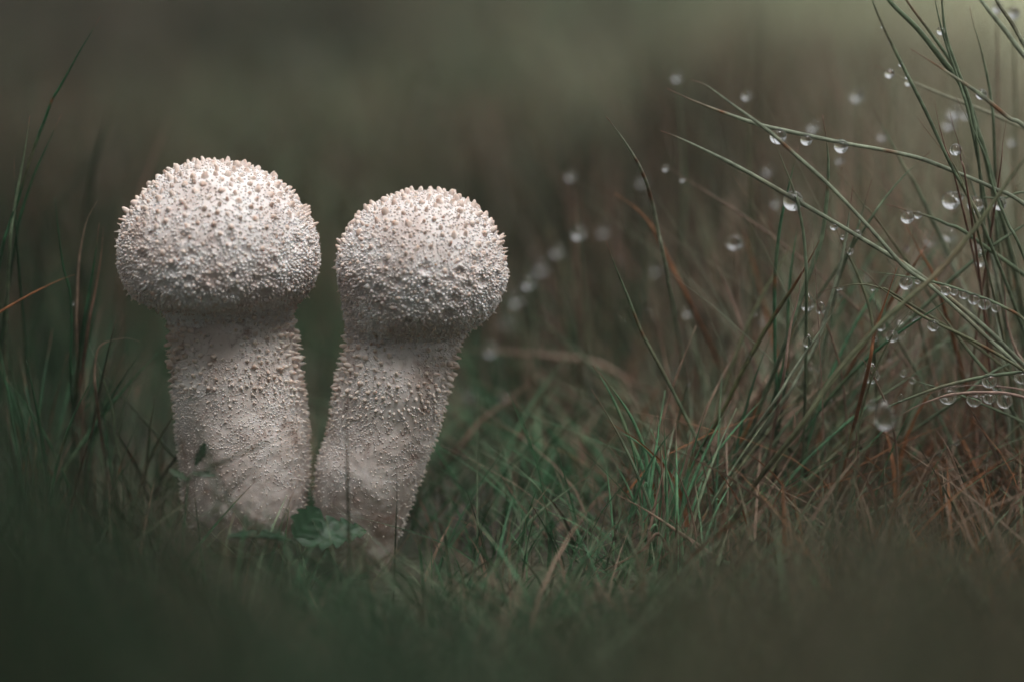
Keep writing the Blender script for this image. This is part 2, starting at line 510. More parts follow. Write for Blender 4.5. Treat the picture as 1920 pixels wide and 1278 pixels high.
def puffball(label, cap_rows, stem_rows, y0, seed, bare_c):
    base = (cap_rows[0][1] / 111.6 - 8.6, y0, 0)
    root = empty('puffball_mushroom', (0, 0, 0))
    tag(root, label, 'mushroom', 'pair of puffballs')
    # cap
    rc = rows_to_rings(cap_rows)
    ctr = np.array((np.mean([q[0] for q in rc]), y0, np.mean([q[1] for q in rc])))
    ztop, zbot = rc[0][1], rc[-1][1]
    G0, N0 = body(rc, y0, 60, 90, .0, 1, seed)
    pp, pn = surface_samples(G0, N0, 500)
    pits, ps = [], Poisson(.5)
    for p, q in zip(pp, pn):
        h = (p[2] - zbot) / (ztop - zbot)
        if h > .62 or h < .12: continue
        r = random.uniform(.09, .15)
        if ps.ok(p, r * 1.05): pits.append((p, r, random.uniform(.03, .055)))
    pits = pits[:120]
    G, N = body(rc, y0, 170, 230, .035, 1.1, seed, pits)
    nr, nc = G.shape[:2]
    V = G.reshape(-1, 3)
    cap = link('cap', new_mesh('cap', V, grid_faces(nr, nc, True), M_CAP), root)
    pitc = [(c, r) for c, r, d in pits]
    pit_arr = np.array([c for c, r in pitc]); pit_r = np.array([r for c, r in pitc])
    p, nv = surface_samples(G, N, 5200)
    po = Poisson(.36)
    items = []
    up = np.array((0, 0, 1.0))
    for a, b in zip(p, nv):
        h = (a[2] - zbot) / (ztop - zbot)
        if h < .02: continue
        side = 1 - abs(b[1])
        q = random.random()
        if h > .66: r, hh = .034 + .036 * q, random.uniform(.05, .105); sp = .030
        elif h > .48: r, hh = .022 + .040 * q ** 2, random.uniform(.035, .08); sp = .034
        elif h > .27: r, hh = (.030 + .022 * q ** 2), random.uniform(.035, .055); sp = .050
        else: r, hh = (.028 + .026 * q ** 2), random.uniform(.04, .065); sp = .026
        hh *= 1 + (.75 if h < .7 else .15) * float(smooth(.55, .95, side))
        if h < .7: r *= 1 - .2 * float(smooth(.55, .95, side))
        if not po.ok(a, r + sp * random.uniform(.55, 1.3)): continue
        d = b + rng.normal(0, .22, 3) + up * (.2 if h > .6 else .0)
        k = random.choice([0, 0, 2, 5, 5, 2, 3, 6] if h > .6 else ([1, 4, 7, 2, 5] if side > .72 else [3, 6]))
        items.append((a - b * .012, d / np.linalg.norm(d), r, hh, b, k))
    add_spines(items, M_SPINE, cap, 215, 'small_spines')
    # granules between the spines: packed on the lower half, thin on the crown
    p, nv = surface_samples(G, N, 42000)
    pg = Poisson(.13)
    for it in items: pg.g.setdefault(tuple(int(c // .13) for c in it[0]), []).append((it[0], it[2] * .85))
    gr = []
    for a, b in zip(p, nv):
        h = (a[2] - zbot) / (ztop - zbot)
        if h > .55 and random.random() > max(.22, 1 - (h - .5) * 2.6): continue
        r = random.uniform(.018, .031) if h < .55 else random.uniform(.012, .026)
        if random.random() < .10 and h < .55: r *= 1.5
        dd = np.linalg.norm(pit_arr - a, axis=1) / pit_r
        if dd.min() < .75 and random.random() < .85: continue
        if pg.ok(a, r * .88): gr.append((a, b, r))
    add_granules(gr, M_CAP, cap)
    # stem
    rs = rows_to_rings(stem_rows)
    G, N = body(rs, y0, 150, 180, .05, .75, seed + 20)
    st = link('stem', new_mesh('stem', G.reshape(-1, 3), grid_faces(G.shape[0], G.shape[1], True), M_STEM), root)
    zt = rs[0][1]
    p, nv = surface_samples(G, N, 7000)
    po = Poisson(.3); items = []
    bare = np.array(bare_c)
    for a, b in zip(p, nv):
        if a[2] < .3: continue
        h = a[2] / zt
        bd = math.hypot((a[0] - bare[0]) / 1.0, (a[2] - bare[1]) / .75) if b[1] < 0 else 9
        if random.random() > float(smooth(.1, .8, bd)): continue
        side = 1 - abs(b[1])
        big = smooth(.52, .88, h)
        if random.random() > (.12 + .88 * max(big, float(smooth(.35, .8, side)) * .95) * (1 if h > .45 else .4)): continue
        r = .015 + .029 * big * random.uniform(.5, 1.2) + .008 * side
        hh = .028 + .066 * big * random.uniform(.6, 1.25) + .045 * side
        if not po.ok(a, r + .012): continue
        d = b + rng.normal(0, .2, 3) + up * random.uniform(-.25, .15)
        items.append((a - b * .01, d / np.linalg.norm(d), r, hh, b, random.choice([1, 4, 7, 3, 6] if h > .5 else [1, 4, 7])))
    add_spines(items, M_STEMSP, st, 85, 'small_spines')
    p, nv = surface_samples(G, N, 26000)
    pg = Poisson(.1); gr = []
    for a, b in zip(p, nv):
        h = a[2] / zt
        if a[2] < .2 or random.random() > float(smooth(.1, .75, h)) + .05: continue
        if mnoise.noise((a[0] * 1.6, a[1] * 1.6, a[2] * 1.6 + seed)) + random.uniform(-.45, .45) < -.25 + .25 * (h < .45): continue
        bd = math.hypot((a[0] - bare[0]), (a[2] - bare[1]) / .75) if b[1] < 0 else 9
        if random.random() > float(smooth(.0, .6, bd)): continue
        r = random.uniform(.009, .019) * (.75 + .5 * h)
        if pg.ok(a, r * .9): gr.append((a - b * r * .3, b, r))
    add_granules(gr, M_STEM, st)
    return root

capL = [(306, 396, 400), (309, 375, 425), (317, 342, 464), (332, 314, 504), (354, 286, 536), (383, 259, 564), (414, 241, 583), (445, 231, 594),
        (475, 228, 598), (503, 231, 596), (532, 241, 586, .99), (550, 254, 573, .945), (562, 276, 560, .865), (571, 297, 551, .775), (586, 312, 548, .71), (612, 323, 548, .73)]
stemL = [(583, 326, 542, .69), (604, 320, 550, .74), (645, 320, 555, .86), (700, 323, 563, .97), (760, 326, 571), (820, 328, 577), (880, 331, 579), (930, 335, 574),
         (970, 341, 564), (1005, 356, 546), (1030, 384, 516), (1046, 430, 470)]
capR = [(363, 793, 797), (366, 765, 822), (373, 730, 858), (387, 700, 886), (407, 674, 908), (432, 655, 926), (460, 642, 939), (488, 635, 946),
        (517, 636, 948), (545, 642, 943), (573, 648, 931, .99), (592, 651, 914, .935), (604, 653, 898, .85), (613, 653, 884, .76), (628, 653, 869, .69), (650, 655, 857, .72)]
stemR = [(618, 660, 868, .67), (640, 651, 863, .73), (668, 645, 856, .84), (700, 637, 848, .95), (725, 632, 841), (760, 624, 832), (800, 613, 819), (850, 597, 804),
         (900, 587, 786), (950, 590, 767), (1000, 600, 750), (1040, 618, 738), (1070, 634, 728), (1100, 660, 712)]
puffball('larger white spiny puffball with wide round cap on thick upright stem', capL, stemL, 0.0, 4, ((425 - 960) / 111.6, 3.75))
puffball('smaller white spiny puffball on a tapering stem leaning against its larger neighbour', capR, stemR, -0.05, 31, ((765 - 960) / 111.6, 3.35))

# ------------------------------------------------------------------ single grass blades
def blade_mesh(P, r, color, tip=True, nodes=(), seg=6, sides=6, flat=.7, root_t=None):
    """P: points from tip to root (cm)"""
    Q = catmull([tuple(p) for p in P], seg)
    L = np.concatenate([[0], np.cumsum(np.linalg.norm(np.diff(Q, axis=0), axis=1))])
    T = np.gradient(Q, axis=0); T /= np.linalg.norm(T, axis=1, keepdims=True) + 1e-9
    ref = np.array((0.1, -1.0, .35)); ref /= np.linalg.norm(ref)
    S = np.cross(T, ref); S /= np.linalg.norm(S, axis=1, keepdims=True) + 1e-9
    U = np.cross(S, T)
    rad = r * (.16 + .84 * smooth(0, 1.6, L)) * (1 + .06 * np.sin(L * 3.1))
    ang = np.linspace(0, 2 * math.pi, sides, endpoint=False)
    groove = np.where(np.arange(sides) == 1, .55, 1.0)
    V = Q[:, None] + rad[:, None, None] * (S[:, None] * (np.cos(ang) * groove)[None, :, None] + U[:, None] * (np.sin(ang) * groove * flat)[None, :, None])
    nr = len(Q)
    F = grid_faces(nr, sides, False).tolist()
    F.append(list(range(sides))[::-1]); F.append([(nr - 1) * sides + k for k in range(sides)])
    c = np.tile(np.array(color, float), (nr, 1))
    ph = random.uniform(0, 50)
    c *= np.array([1 + .35 * mnoise.noise((q * .9 + ph, 0, 0)) + .2 * mnoise.noise((q * 4 + ph, 5, 0)) for q in L])[:, None]
    wb = np.array([max(0.0, mnoise.noise((q * .6 + ph, 9, 2)) - .12) * 1.6 for q in L])[:, None]
    if color[1] > color[0]: c = c * (1 - wb) + np.array((.26, .19, .12)) * wb
    if tip:
        tl = random.uniform(.25, .8); w = (1 - smooth(.05, tl, L))[:, None]; c = c * (1 - w) + TIP * w
    for (nl, nw) in nodes:
        w = np.exp(-((L - nl) / nw) ** 2)[:, None] * .9; c = c * (1 - w) + NODE * w
    return V.reshape(-1, 3), F, np.repeat(c, sides, 0)

def to_ground(P, drift=2.0):
    p, q = P[-1], P[-2]
    d = (p - q).normalized()
    gz = ground_z(p.x, p.y)
    if p.z <= gz + .05: return P
    h = p.z - gz
    k = h / max(.35, abs(d.z)) * .75 if d.z < 0 else h * .8
    rx = p.x + max(-5.5, min(5.5, d.x * k)); ry = p.y + drift
    rt = Vector((rx, ry, ground_z(rx, ry) - .15))
    mid = p + d * min(h * .5, 2.0)
    mid = Vector((mid.x * .7 + (p.x + rt.x) * .15, p.y + drift * .4, max(rt.z + h * .3, (mid.z * .6 + (p.z + rt.z) * .2))))
    return P + [mid, rt]

BL = {}
def blade(key, label, pts, Y, r_px=4.0, color='sage', tip=True, nodes=(), dY=0.0, root=True, drift=2.0, group=None):
    """traced tip -> root; Y depth (cm) of the tip, dY change towards the last traced point"""
    nP = len(pts)
    P = [at(x, y, Y + dY * i / max(1, nP - 1)) for i, (x, y) in enumerate(pts)]
    full = to_ground(P, drift) if root else P
    rr = r_px / 111.6 * .84
    v, f, c = blade_mesh(full, rr, C[color] if isinstance(color, str) else color, tip, nodes)
    org = np.array(full[-1])
    o = link('grass_stalk', new_mesh('grass_stalk', v - org, f, M_GRASS, c), None, org)
    tag(o, label, 'grass stalk', group)
    BL[key] = (P, rr)
    return o

# upper right: long thin blades with dew
blade('A', 'long green blade with brown tip carrying three dew drops in a row', [(1250, 166), (1300, 189), (1353, 210), (1420, 233), (1480, 247), (1549, 262), (1600, 272), (1653, 281), (1724, 297), (1787, 321), (1860, 352), (1935, 395)], -.7, 4.6, 'sage', nodes=[(1.0, .06), (3.9, .1)], dY=.6)
blade('B', 'long slanting green blade with bent brown tip crossing the three-drop blade', [(1293, 149), (1324, 160), (1370, 194), (1441, 246), (1487, 287), (1553, 346), (1632, 429), (1693, 498), (1738, 531), (1793, 579), (1852, 634), (1907, 685)], -.95, 4.4, 'sage', nodes=[(1.95, .12)], dY=.4)
blade('C', 'straight green blade with whitish tip run through a big dew drop', [(1238, 245), (1287, 265), (1387, 315), (1478, 367), (1578, 425), (1668, 479), (1704, 501), (1790, 566), (1880, 645)], -.8, 5.0, 'sage', nodes=[(4.6, .08)], dY=.6)
blade('D', 'dark upright blade with pointed tip rising behind the big dew drop', [(1497, 275), (1478, 354), (1462, 429), (1453, 527), (1453, 656), (1456, 740)], .4, 4.0, 'green', nodes=[(2.3, .06)])
blade('E', 'thin pale blade dropping from the crossing of two dewy blades', [(1449, 257), (1470, 310), (1487, 354), (1503, 417), (1510, 476), (1512, 540)], -.6, 3.6, 'mid')
blade('F', 'upright yellowish green blade with a small white joint below its tip', [(1542, 216), (1551, 271), (1553, 333), (1545, 421), (1534, 470), (1506, 545), (1470, 650)], -.1, 4.8, 'mid', nodes=[(1.15, .04)])
blade('G', 'orange tipped blade fading to green, slanting down towards the green tuft', [(1537, 450), (1518, 487), (1499, 520), (1475, 557), (1447, 600), (1403, 674), (1366, 748), (1330, 815)], -.5, 4.6, (.12, .13, .06), nodes=[(.3, .35), (.8, .3), (1.5, .05)], dY=1.0)
blade('H', 'short green blade with reddish tip above the long three-drop blade', [(1637, 204), (1652, 232), (1666, 258), (1695, 312), (1724, 362)], 1.8, 4.4, 'mid')
blade('I', 'long green blade leaning from the top with four tiny drops', [(1616, -60), (1635, 0), (1662, 62), (1699, 137), (1737, 212), (1782, 308), (1812, 362), (1850, 440)], -.7, 4.0, 'mid', dY=.5)
blade('J', 'thick dark green stem slanting down into the bunch of stems', [(1600, -90), (1666, 0), (1720, 54), (1770, 117), (1803, 160), (1826, 230), (1850, 300)], .2, 6.4, 'mid', dY=.6)
blade('K', 'slim green stem running beside the thick dark stem', [(1650, -80), (1699, 0), (1745, 62), (1791, 129), (1816, 185), (1840, 267)], .5, 4.0, 'mid', dY=.6)
blade('L', 'slim upright green stem joining the bunch from above', [(1762, -90), (1766, 0), (1774, 67), (1795, 129), (1820, 200), (1835, 300)], .4, 3.8, 'mid')
blade('L2', 'short green stem with a pale tip and a dew drop', [(1745, -50), (1753, 0), (1764, 48), (1776, 90), (1800, 160), (1822, 240)], .3, 3.2, 'mid')
blade('M', 'slanting blade with brown banded middle and one clear drop', [(1707, 92), (1757, 123), (1807, 156), (1845, 183), (1891, 221), (1940, 258)], -.7, 5.0, 'sage', nodes=[(.45, .1), (.58, .05), (1.08, .04), (1.75, .2)])
blade('N', 'blurred pale blade with a drop near its whitish tip', [(1639, 122), (1670, 137), (1720, 158), (1770, 179), (1845, 208), (1912, 237), (1980, 270)], 1.7, 4.0, 'pale')
blade('O', 'upright blade with dark pointed tip by the top edge', [(1818, 12), (1826, 48), (1837, 83), (1848, 130), (1857, 179), (1864, 260)], 1.0, 3.4, 'mid')
blade('Q', 'thick grey green stem entering at the upper corner', [(1780, -90), (1839, 0), (1882, 54), (1920, 104), (1990, 180)], -.6, 6.0, 'sage')
blade('R', 'second thick grey green stem close beside the corner stem', [(1820, -90), (1868, 0), (1899, 46), (1920, 83), (1990, 190)], .2, 5.6, 'sage')
blade('S', 'thin yellow tipped blade with brown bands leaning on the dotted blade', [(1718, 218), (1745, 254), (1787, 308), (1808, 354), (1830, 420)], -.3, 2.9, 'olive', nodes=[(.35, .05), (.85, .06)])
blade('T1', 'thin dark red blade among the dewy stems', [(1752, 187), (1760, 230), (1772, 275), (1790, 330)], .1, 2.6, 'red', tip=False)
blade('T2', 'reddish brown spike bearing a round drop', [(1781, 211), (1788, 240), (1797, 267), (1802, 300), (1812, 345)], -.5, 2.9, 'red', tip=False)
blade('U', 'short reddish spike near the corner stems', [(1887, 225), (1884, 245), (1880, 270), (1874, 330)], -.1, 2.6, 'red', tip=False)
blade('T3', 'yellow green curved blade with pale pointed tip and drops at its side', [(1793, 183), (1808, 210), (1828, 250), (1850, 300), (1862, 350), (1890, 420), (1915, 470)], -.3, 3.2, 'mid')
blade('V', 'long blurred olive stem crossing the dewy grass diagonally', [(1960, 250), (1920, 300), (1878, 358), (1828, 429), (1760, 509), (1704, 560), (1646, 612), (1560, 710), (1500, 800)], -1.9, 5.2, 'olive', tip=False, dY=-.4)
blade('W', 'slanting olive blade holding a pear shaped drop', [(1975, 380), (1920, 422), (1852, 468), (1789, 520), (1741, 567), (1690, 613), (1631, 663), (1560, 745)], .4, 4.4, 'mid', tip=False, dY=.8)
blade('X', 'short knobbly green blade with two drops hanging close together', [(1660, 384), (1678, 387), (1701, 395), (1741, 406), (1774, 420), (1830, 450)], .2, 4.6, 'mid')
blade('X2', 'thin green blade carrying a cluster of large bright drops', [(1760, 358), (1783, 363), (1830, 369), (1880, 372), (1950, 368)], .6, 2.8, 'mid')
blade('Y', 'arching thin blade strung with a row of small drops', [(1620, 508), (1668, 514), (1723, 523), (1771, 534), (1815, 549), (1852, 562), (1888, 579), (1915, 595), (1960, 640)], -.5, 3.2, 'mid', tip=False, nodes=[(2.6, .1)])
blade('Z', 'small curved blade with pale tip and tiny drops beneath', [(1531, 552), (1545, 546), (1572, 538), (1613, 533), (1649, 540), (1690, 560)], -.3, 2.9, 'olive')
blade('AA', 'thin olive blade with orange bands crossing under the drop row', [(1608, 500), (1630, 518), (1649, 538), (1690, 566), (1725, 590), (1760, 608), (1815, 634), (1881, 670), (1940, 710)], -.7, 3.4, 'olive', nodes=[(1.05, .1), (2.6, .1)])
blade('AB', 'straight green stem slanting down to the lower drop cluster', [(1726, 534), (1771, 597), (1815, 656), (1852, 700), (1880, 740)], .1, 4.0, 'mid', tip=False)
blade('AC', 'long green blade bowing low with a large drop halfway', [(1605, 792), (1660, 764), (1723, 739), (1778, 721), (1844, 706), (1918, 697), (1980, 695)], -.7, 3.8, 'mid')
blade('AD', 'pinkish brown arched blade with broad blunt end and a row of heavy drops', [(1684, 781), (1700, 771), (1723, 759), (1771, 742), (1810, 736), (1850, 735), (1888, 737), (1930, 748), (1980, 775)], -.8, 3.6, 'pink', tip=False)
blade('AE', 'thin reddish blade lying just above the heavy drops', [(1740, 738), (1778, 728), (1815, 722), (1870, 724), (1920, 731), (1980, 750)], -.2, 2.4, 'pink', tip=False)
blade('AF', 'green blade rising from the lower drops to the side', [(1975, 652), (1920, 672), (1874, 690), (1840, 712), (1800, 745)], .2, 3.6, 'mid', tip=False)
blade('AG', 'rusty orange broad blade behind the knobbly dewy blade', [(1697, 420), (1711, 445), (1723, 468), (1747, 509), (1765, 560)], 1.2, 4.8, 'orange', tip=False)
blade('AH', 'short dark orange spike crossing the rusty blade', [(1753, 431), (1742, 452), (1730, 470), (1712, 500)], 1.0, 4.2, 'orange', tip=False)
blade('AI', 'upright salmon coloured dry blade below the drop row', [(1682, 501), (1668, 542), (1649, 597), (1638, 634), (1628, 690)], -.8, 4.2, 'orange', tip=False)
blade('AJ', 'long pinkish bowed stem at the side of the drop row', [(1868, 470), (1881, 509), (1888, 601), (1905, 656), (1925, 690)], .2, 3.0, 'pink', tip=False)
blade('AK', 'thin green blade behind the salmon coloured dry blade', [(1704, 457), (1679, 520), (1660, 575), (1640, 660)], .9, 3.2, 'mid')
blade('AL', 'yellowish straight blade leaning back beside the green stems', [(1554, 396), (1579, 454), (1613, 527), (1633, 592), (1640, 660)], .2, 3.4, 'olive')
blade('AM', 'long pale green blade bending left towards the ground', [(1599, 350), (1594, 387), (1579, 483), (1557, 564), (1535, 634), (1500, 700), (1470, 750)], .1, 4.0, 'sage')
blade('AN', 'light green blade with pointed tip under the twin teardrops', [(1583, 557), (1557, 593), (1521, 645), (1484, 700), (1450, 755)], -.5, 3.6, 'sage')
blade('AO', 'broad green stem behind the twin teardrops', [(1528, 470), (1515, 520), (1497, 590), (1480, 640), (1460, 720)], .4, 5.0, 'green', tip=False)
blade('AO2', 'thin salmon stalk crossing the green stems', [(1506, 500), (1496, 560), (1485, 600), (1478, 640), (1470, 700)], -.3, 3.6, 'pink', tip=False)
blade('AO3', 'slim green stem with rusty band left of the twin teardrops', [(1500, 400), (1484, 500), (1478, 580), (1477, 660), (1470, 740)], .8, 3.8, 'green', nodes=[(2.6, .08)])
blade('AP', 'brown curled blade hanging down over the rusty litter', [(1741, 786), (1760, 812), (1776, 838), (1803, 909), (1815, 963), (1821, 1000)], -.4, 4.6, 'brown', tip=False)
blade('AQ', 'tan dry blade slanting up to the blurred drops', [(1675, 782), (1632, 815), (1593, 854), (1570, 890)], .4, 4.2, 'brown', tip=False)
blade('AR', 'soft green blade falling from the blurred drops', [(1668, 770), (1680, 800), (1690, 845), (1697, 890)], 1.4, 5.4, 'olive', tip=False)
blade('AS', 'grey thread-like stem with two small drops above the litter', [(1890, 776), (1874, 784), (1796, 827), (1737, 862), (1659, 909)], .2, 2.2, 'grey', tip=False)
blade('AT', 'long thin olive stem slanting over the rusty litter', [(1975, 745), (1920, 788), (1858, 850), (1819, 897), (1769, 959)], .3, 2.6, 'olive', tip=False)
blade('AU', 'brown curved stalk over the small bright drop', [(1823, 827), (1845, 845), (1858, 862), (1870, 893), (1874, 930)], .3, 2.6, 'brown', tip=False)
blade('AV', 'pale bent stalk lying on the rusty litter', [(1769, 955), (1773, 975), (1776, 994), (1784, 1022)], .0, 2.6, 'grey', tip=False)
blade('AW', 'blurred brown stem behind the lower green stem', [(1750, 620), (1728, 690), (1712, 740), (1695, 800)], 1.6, 4.2, 'olive', tip=False)
blade('AX', 'faint grey stem behind the pinkish arched blade', [(1760, 650), (1775, 700), (1783, 760), (1780, 830)], 1.6, 2.6, 'grey', tip=False)
blade('AY', 'short green sprout with a pale bud among the blades', [(1668, 690), (1690, 700), (1720, 715), (1765, 728), (1800, 740)], -.4, 2.6, 'mid')
blade('AZ', 'thin upright green blade with a bud above the straight dewy blade', [(1599, 348), (1597, 372), (1591, 420), (1583, 470)], .3, 3.0, 'sage')
blade('BZ', 'short brown tipped blade leaning over the long three-drop blade', [(1745, 284), (1720, 306), (1690, 335), (1655, 378), (1620, 430)], .6, 3.4, 'mid')
blade('BY', 'upright brown tipped stub behind the straight dewy blade', [(1636, 333), (1628, 360), (1615, 405), (1600, 450)], .5, 3.6, 'mid')
blade('BX', 'thin yellowish blade crossing behind the upright stub', [(1566, 320), (1590, 345), (1620, 385), (1650, 420)], .7, 2.6, 'olive')
# centre
blade('BA', 'tall bent blade with dark tip and rusty bands standing alone', [(1136, 219), (1147, 232), (1166, 258), (1184, 286), (1199, 312), (1210, 338), (1216, 356), (1225, 390), (1234, 435), (1246, 490)], -.4, 4.2, 'sage', nodes=[(1.15, .06), (1.5, .07), (2.0, .15)], dY=1.6, drift=4)
blade('BB', 'slender green blade with two burnt red bands leaning right', [(1137, 453), (1150, 490), (1164, 525), (1179, 562), (1204, 625), (1240, 691), (1283, 775), (1316, 843)], -.5, 3.8, 'mid', nodes=[(1.5, .09), (1.78, .07)], dY=.8)
blade('BB2', 'rusty broken blade tip floating beside the tall bent blade', [(1153, 363), (1175, 378), (1200, 398), (1225, 430), (1260, 500), (1300, 580)], 2.4, 4.4, 'orange', tip=False, drift=5)
blade('BH', 'pale green blade arching over to the left of the tuft', [(1105, 892), (1075, 910), (1046, 932), (1004, 966), (974, 1008), (953, 1063), (942, 1100)], -.4, 3.6, 'mid')
blade('BI', 'thin green blade arching low near two ground drops', [(985, 1014), (1008, 1009), (1029, 1010), (1080, 1025), (1139, 1054), (1170, 1075)], -.7, 2.9, 'mid')
blade('BJ', 'dry brown blade leaning in front of the arching blade', [(928, 872), (970, 938), (999, 974), (1030, 1010)], .3, 3.0, 'brown', tip=False)
blade('BJ2', 'blurred green blade slanting across the dark hollow', [(950, 735), (1010, 790), (1080, 860), (1130, 910), (1170, 965)], 2.2, 4.2, 'green', drift=3)
blade('BJ3', 'blurred brown stalk lying across the dark hollow', [(1210, 880), (1130, 930), (1060, 985), (1000, 1040)], 1.6, 4.2, 'brown', tip=False)
blade('BJ4', 'thin dull green blade standing left of the arching blade', [(1000, 880), (975, 950), (950, 1010), (925, 1070)], 1.2, 3.2, 'green')
blade('BJ5', 'fallen brown stalk pointing at the tuft base', [(1155, 925), (1210, 955), (1270, 995), (1340, 1040)], -1.6, 4.6, 'brown', tip=False)
blade('BJ6', 'bright green short blade crossing the tuft base', [(1312, 1018), (1280, 1024), (1240, 1034), (1200, 1052)], -1.0, 3.0, 'green')
blade('BJ7', 'soft grey green stem with a fuzzy white drop at its top', [(1290, 555), (1296, 600), (1306, 660), (1325, 740), (1345, 800)], 3.4, 4.4, 'mid', drift=3)
blade('BJ8', 'blurred long stem slanting behind the slender burnt-banded blade', [(1000, 590), (1060, 640), (1120, 695), (1200, 770), (1270, 850)], 4.5, 5.0, 'mid', tip=False, drift=3)
blade('BJ9', 'blurred flat brown stem lying level behind the green blades', [(880, 655), (960, 660), (1040, 668), (1120, 680), (1190, 720)], 5.5, 6.0, 'brown', tip=False, drift=3)
blade('BJ10', 'blurred brown stem rising towards the fuzzy drops', [(1010, 700), (960, 745), (900, 790), (860, 840)], 3.6, 5.5, 'brown', tip=False, drift=2)
# left edge
blade('LA', 'tall green blade with a bent joint rising by the dark edge', [(189, 30), (170, 63), (148, 99), (115, 159), (97, 189), (84, 225), (71, 258), (49, 323), (33, 378), (16, 425), (2, 480)], .6, 3.4, 'deep', nodes=[(1.66, .05)])
blade('LB', 'stiff pale edged blade left of the tall jointed blade', [(56, 217), (49, 268), (38, 329), (26, 400), (18, 470)], .6, 3.6, 'mid')
blade('LC', 'short blunt blade right of the tall jointed blade', [(115, 215), (93, 263), (66, 323), (45, 385), (30, 450)], 1.0, 3.4, 'deep')
blade('LD', 'small dark blade stub beside the pale edged blade', [(27, 296), (27, 330), (29, 370), (30, 430)], .8, 2.8, 'deep')
blade('LE', 'upright green blade with a tiny drop near its foot', [(103, 370), (110, 438), (118, 499), (131, 548), (134, 620), (132, 700)], .5, 3.2, 'deep', tip=False)
blade('LF', 'reddish bowed blade standing between green ones', [(182, 377), (168, 402), (159, 427), (149, 482), (145, 548), (144, 640)], .9, 3.0, 'brown', tip=False)
blade('LG', 'dark green blade with blunt tip next to the red spike', [(186, 419), (182, 450), (178, 482), (168, 545), (155, 620)], .6, 4.2, 'deep')
blade('LH', 'dark red spike next to the blunt green blade', [(194, 427), (192, 455), (188, 490), (178, 550), (165, 620)], .9, 3.0, 'red', tip=False)
blade('LI', 'orange dry blade sticking out towards the dark edge', [(140, 515), (120, 522), (99, 531), (55, 553), (0, 585), (-40, 610)], .4, 3.0, 'orange', tip=False)
blade('LK', 'curled tan blade end arching beside the larger puffball', [(262, 640), (240, 634), (219, 636), (198, 642), (184, 655), (178, 690), (180, 740)], .2, 3.6, 'brown', tip=False)
blade('LL', 'dull green blade leaning right beside the curled tan blade', [(276, 642), (250, 680), (215, 735), (185, 790), (165, 850)], .6, 3.4, 'deep', tip=False)
blade('LM', 'soft green blade slanting down to the foot of the larger puffball', [(185, 690), (215, 725), (250, 765), (290, 810), (320, 850)], .9, 3.4, 'mid', tip=False)
blade('LN', 'pale green blade crossing the slanting soft one', [(258, 680), (245, 725), (232, 760), (222, 810), (215, 860)], .8, 3.4, 'mid')
blade('LO', 'thin green blade bending near the slanting soft blade', [(165, 640), (190, 700), (212, 770), (216, 820), (235, 900)], .5, 2.8, 'mid', tip=False)
blade('LP', 'blurred dark sheath standing behind the larger puffball', [(215, 180), (190, 260), (172, 340), (160, 430), (150, 540)], 6.0, 9.0, 'dark', tip=False, drift=3)
blade('LQ', 'blurred reddish brown stem behind the larger puffball', [(320, 210), (290, 290), (262, 370), (240, 450), (225, 560)], 7.0, 5.0, 'brown', tip=False, drift=3)
# in front of the stems
blade('FA', 'blurred dark blade slanting across the larger stem', [(592, 790), (540, 812), (480, 838), (430, 860), (380, 884), (330, 915)], -4.2, 3.4, 'dark', tip=False, drift=-1)
blade('FB', 'fainter blurred blade low across the larger stem', [(556, 822), (520, 845), (480, 875), (445, 905), (410, 945)], -4.6, 3.0, 'dark', tip=False, drift=-1)
blade('FC', 'blurred upright blade in front of the smaller stem', [(648, 745), (650, 800), (651, 860), (652, 920), (654, 985)], -3.4, 3.2, 'dark', tip=False, drift=-.5)
blade('FD', 'sharp dark upright blade before the edge of the smaller stem', [(743, 877), (744, 910), (744, 950), (742, 995), (741, 1030)], -2.0, 2.4, 'dark', tip=False, drift=-.3)
blade('FE', 'short straw coloured blade leaning at the foot of the smaller stem', [(768, 1000), (752, 1023), (735, 1047), (707, 1082)], -2.4, 2.6, 'olive', drift=-.3)
blade('FF', 'blurred green blade curving down across the larger stem', [(385, 830), (400, 870), (425, 930), (460, 975), (520, 1000)], -5.5, 3.6, 'deep', tip=False, drift=-1)
blade('FG', 'blurred green stalk standing before the larger stem', [(355, 720), (372, 800), (395, 880), (410, 960), (420, 1010)], -5.8, 3.2, 'deep', tip=False, drift=-1)
blade('FH', 'broad green blade beside the foot of the smaller puffball', [(900, 870), (840, 940), (790, 1000), (740, 1070)], 1.8, 5.0, 'green', drift=0)
blade('FI', 'second broad green blade running along the first', [(960, 855), (900, 905), (830, 975), (770, 1040)], 2.4, 4.4, 'green', drift=0)

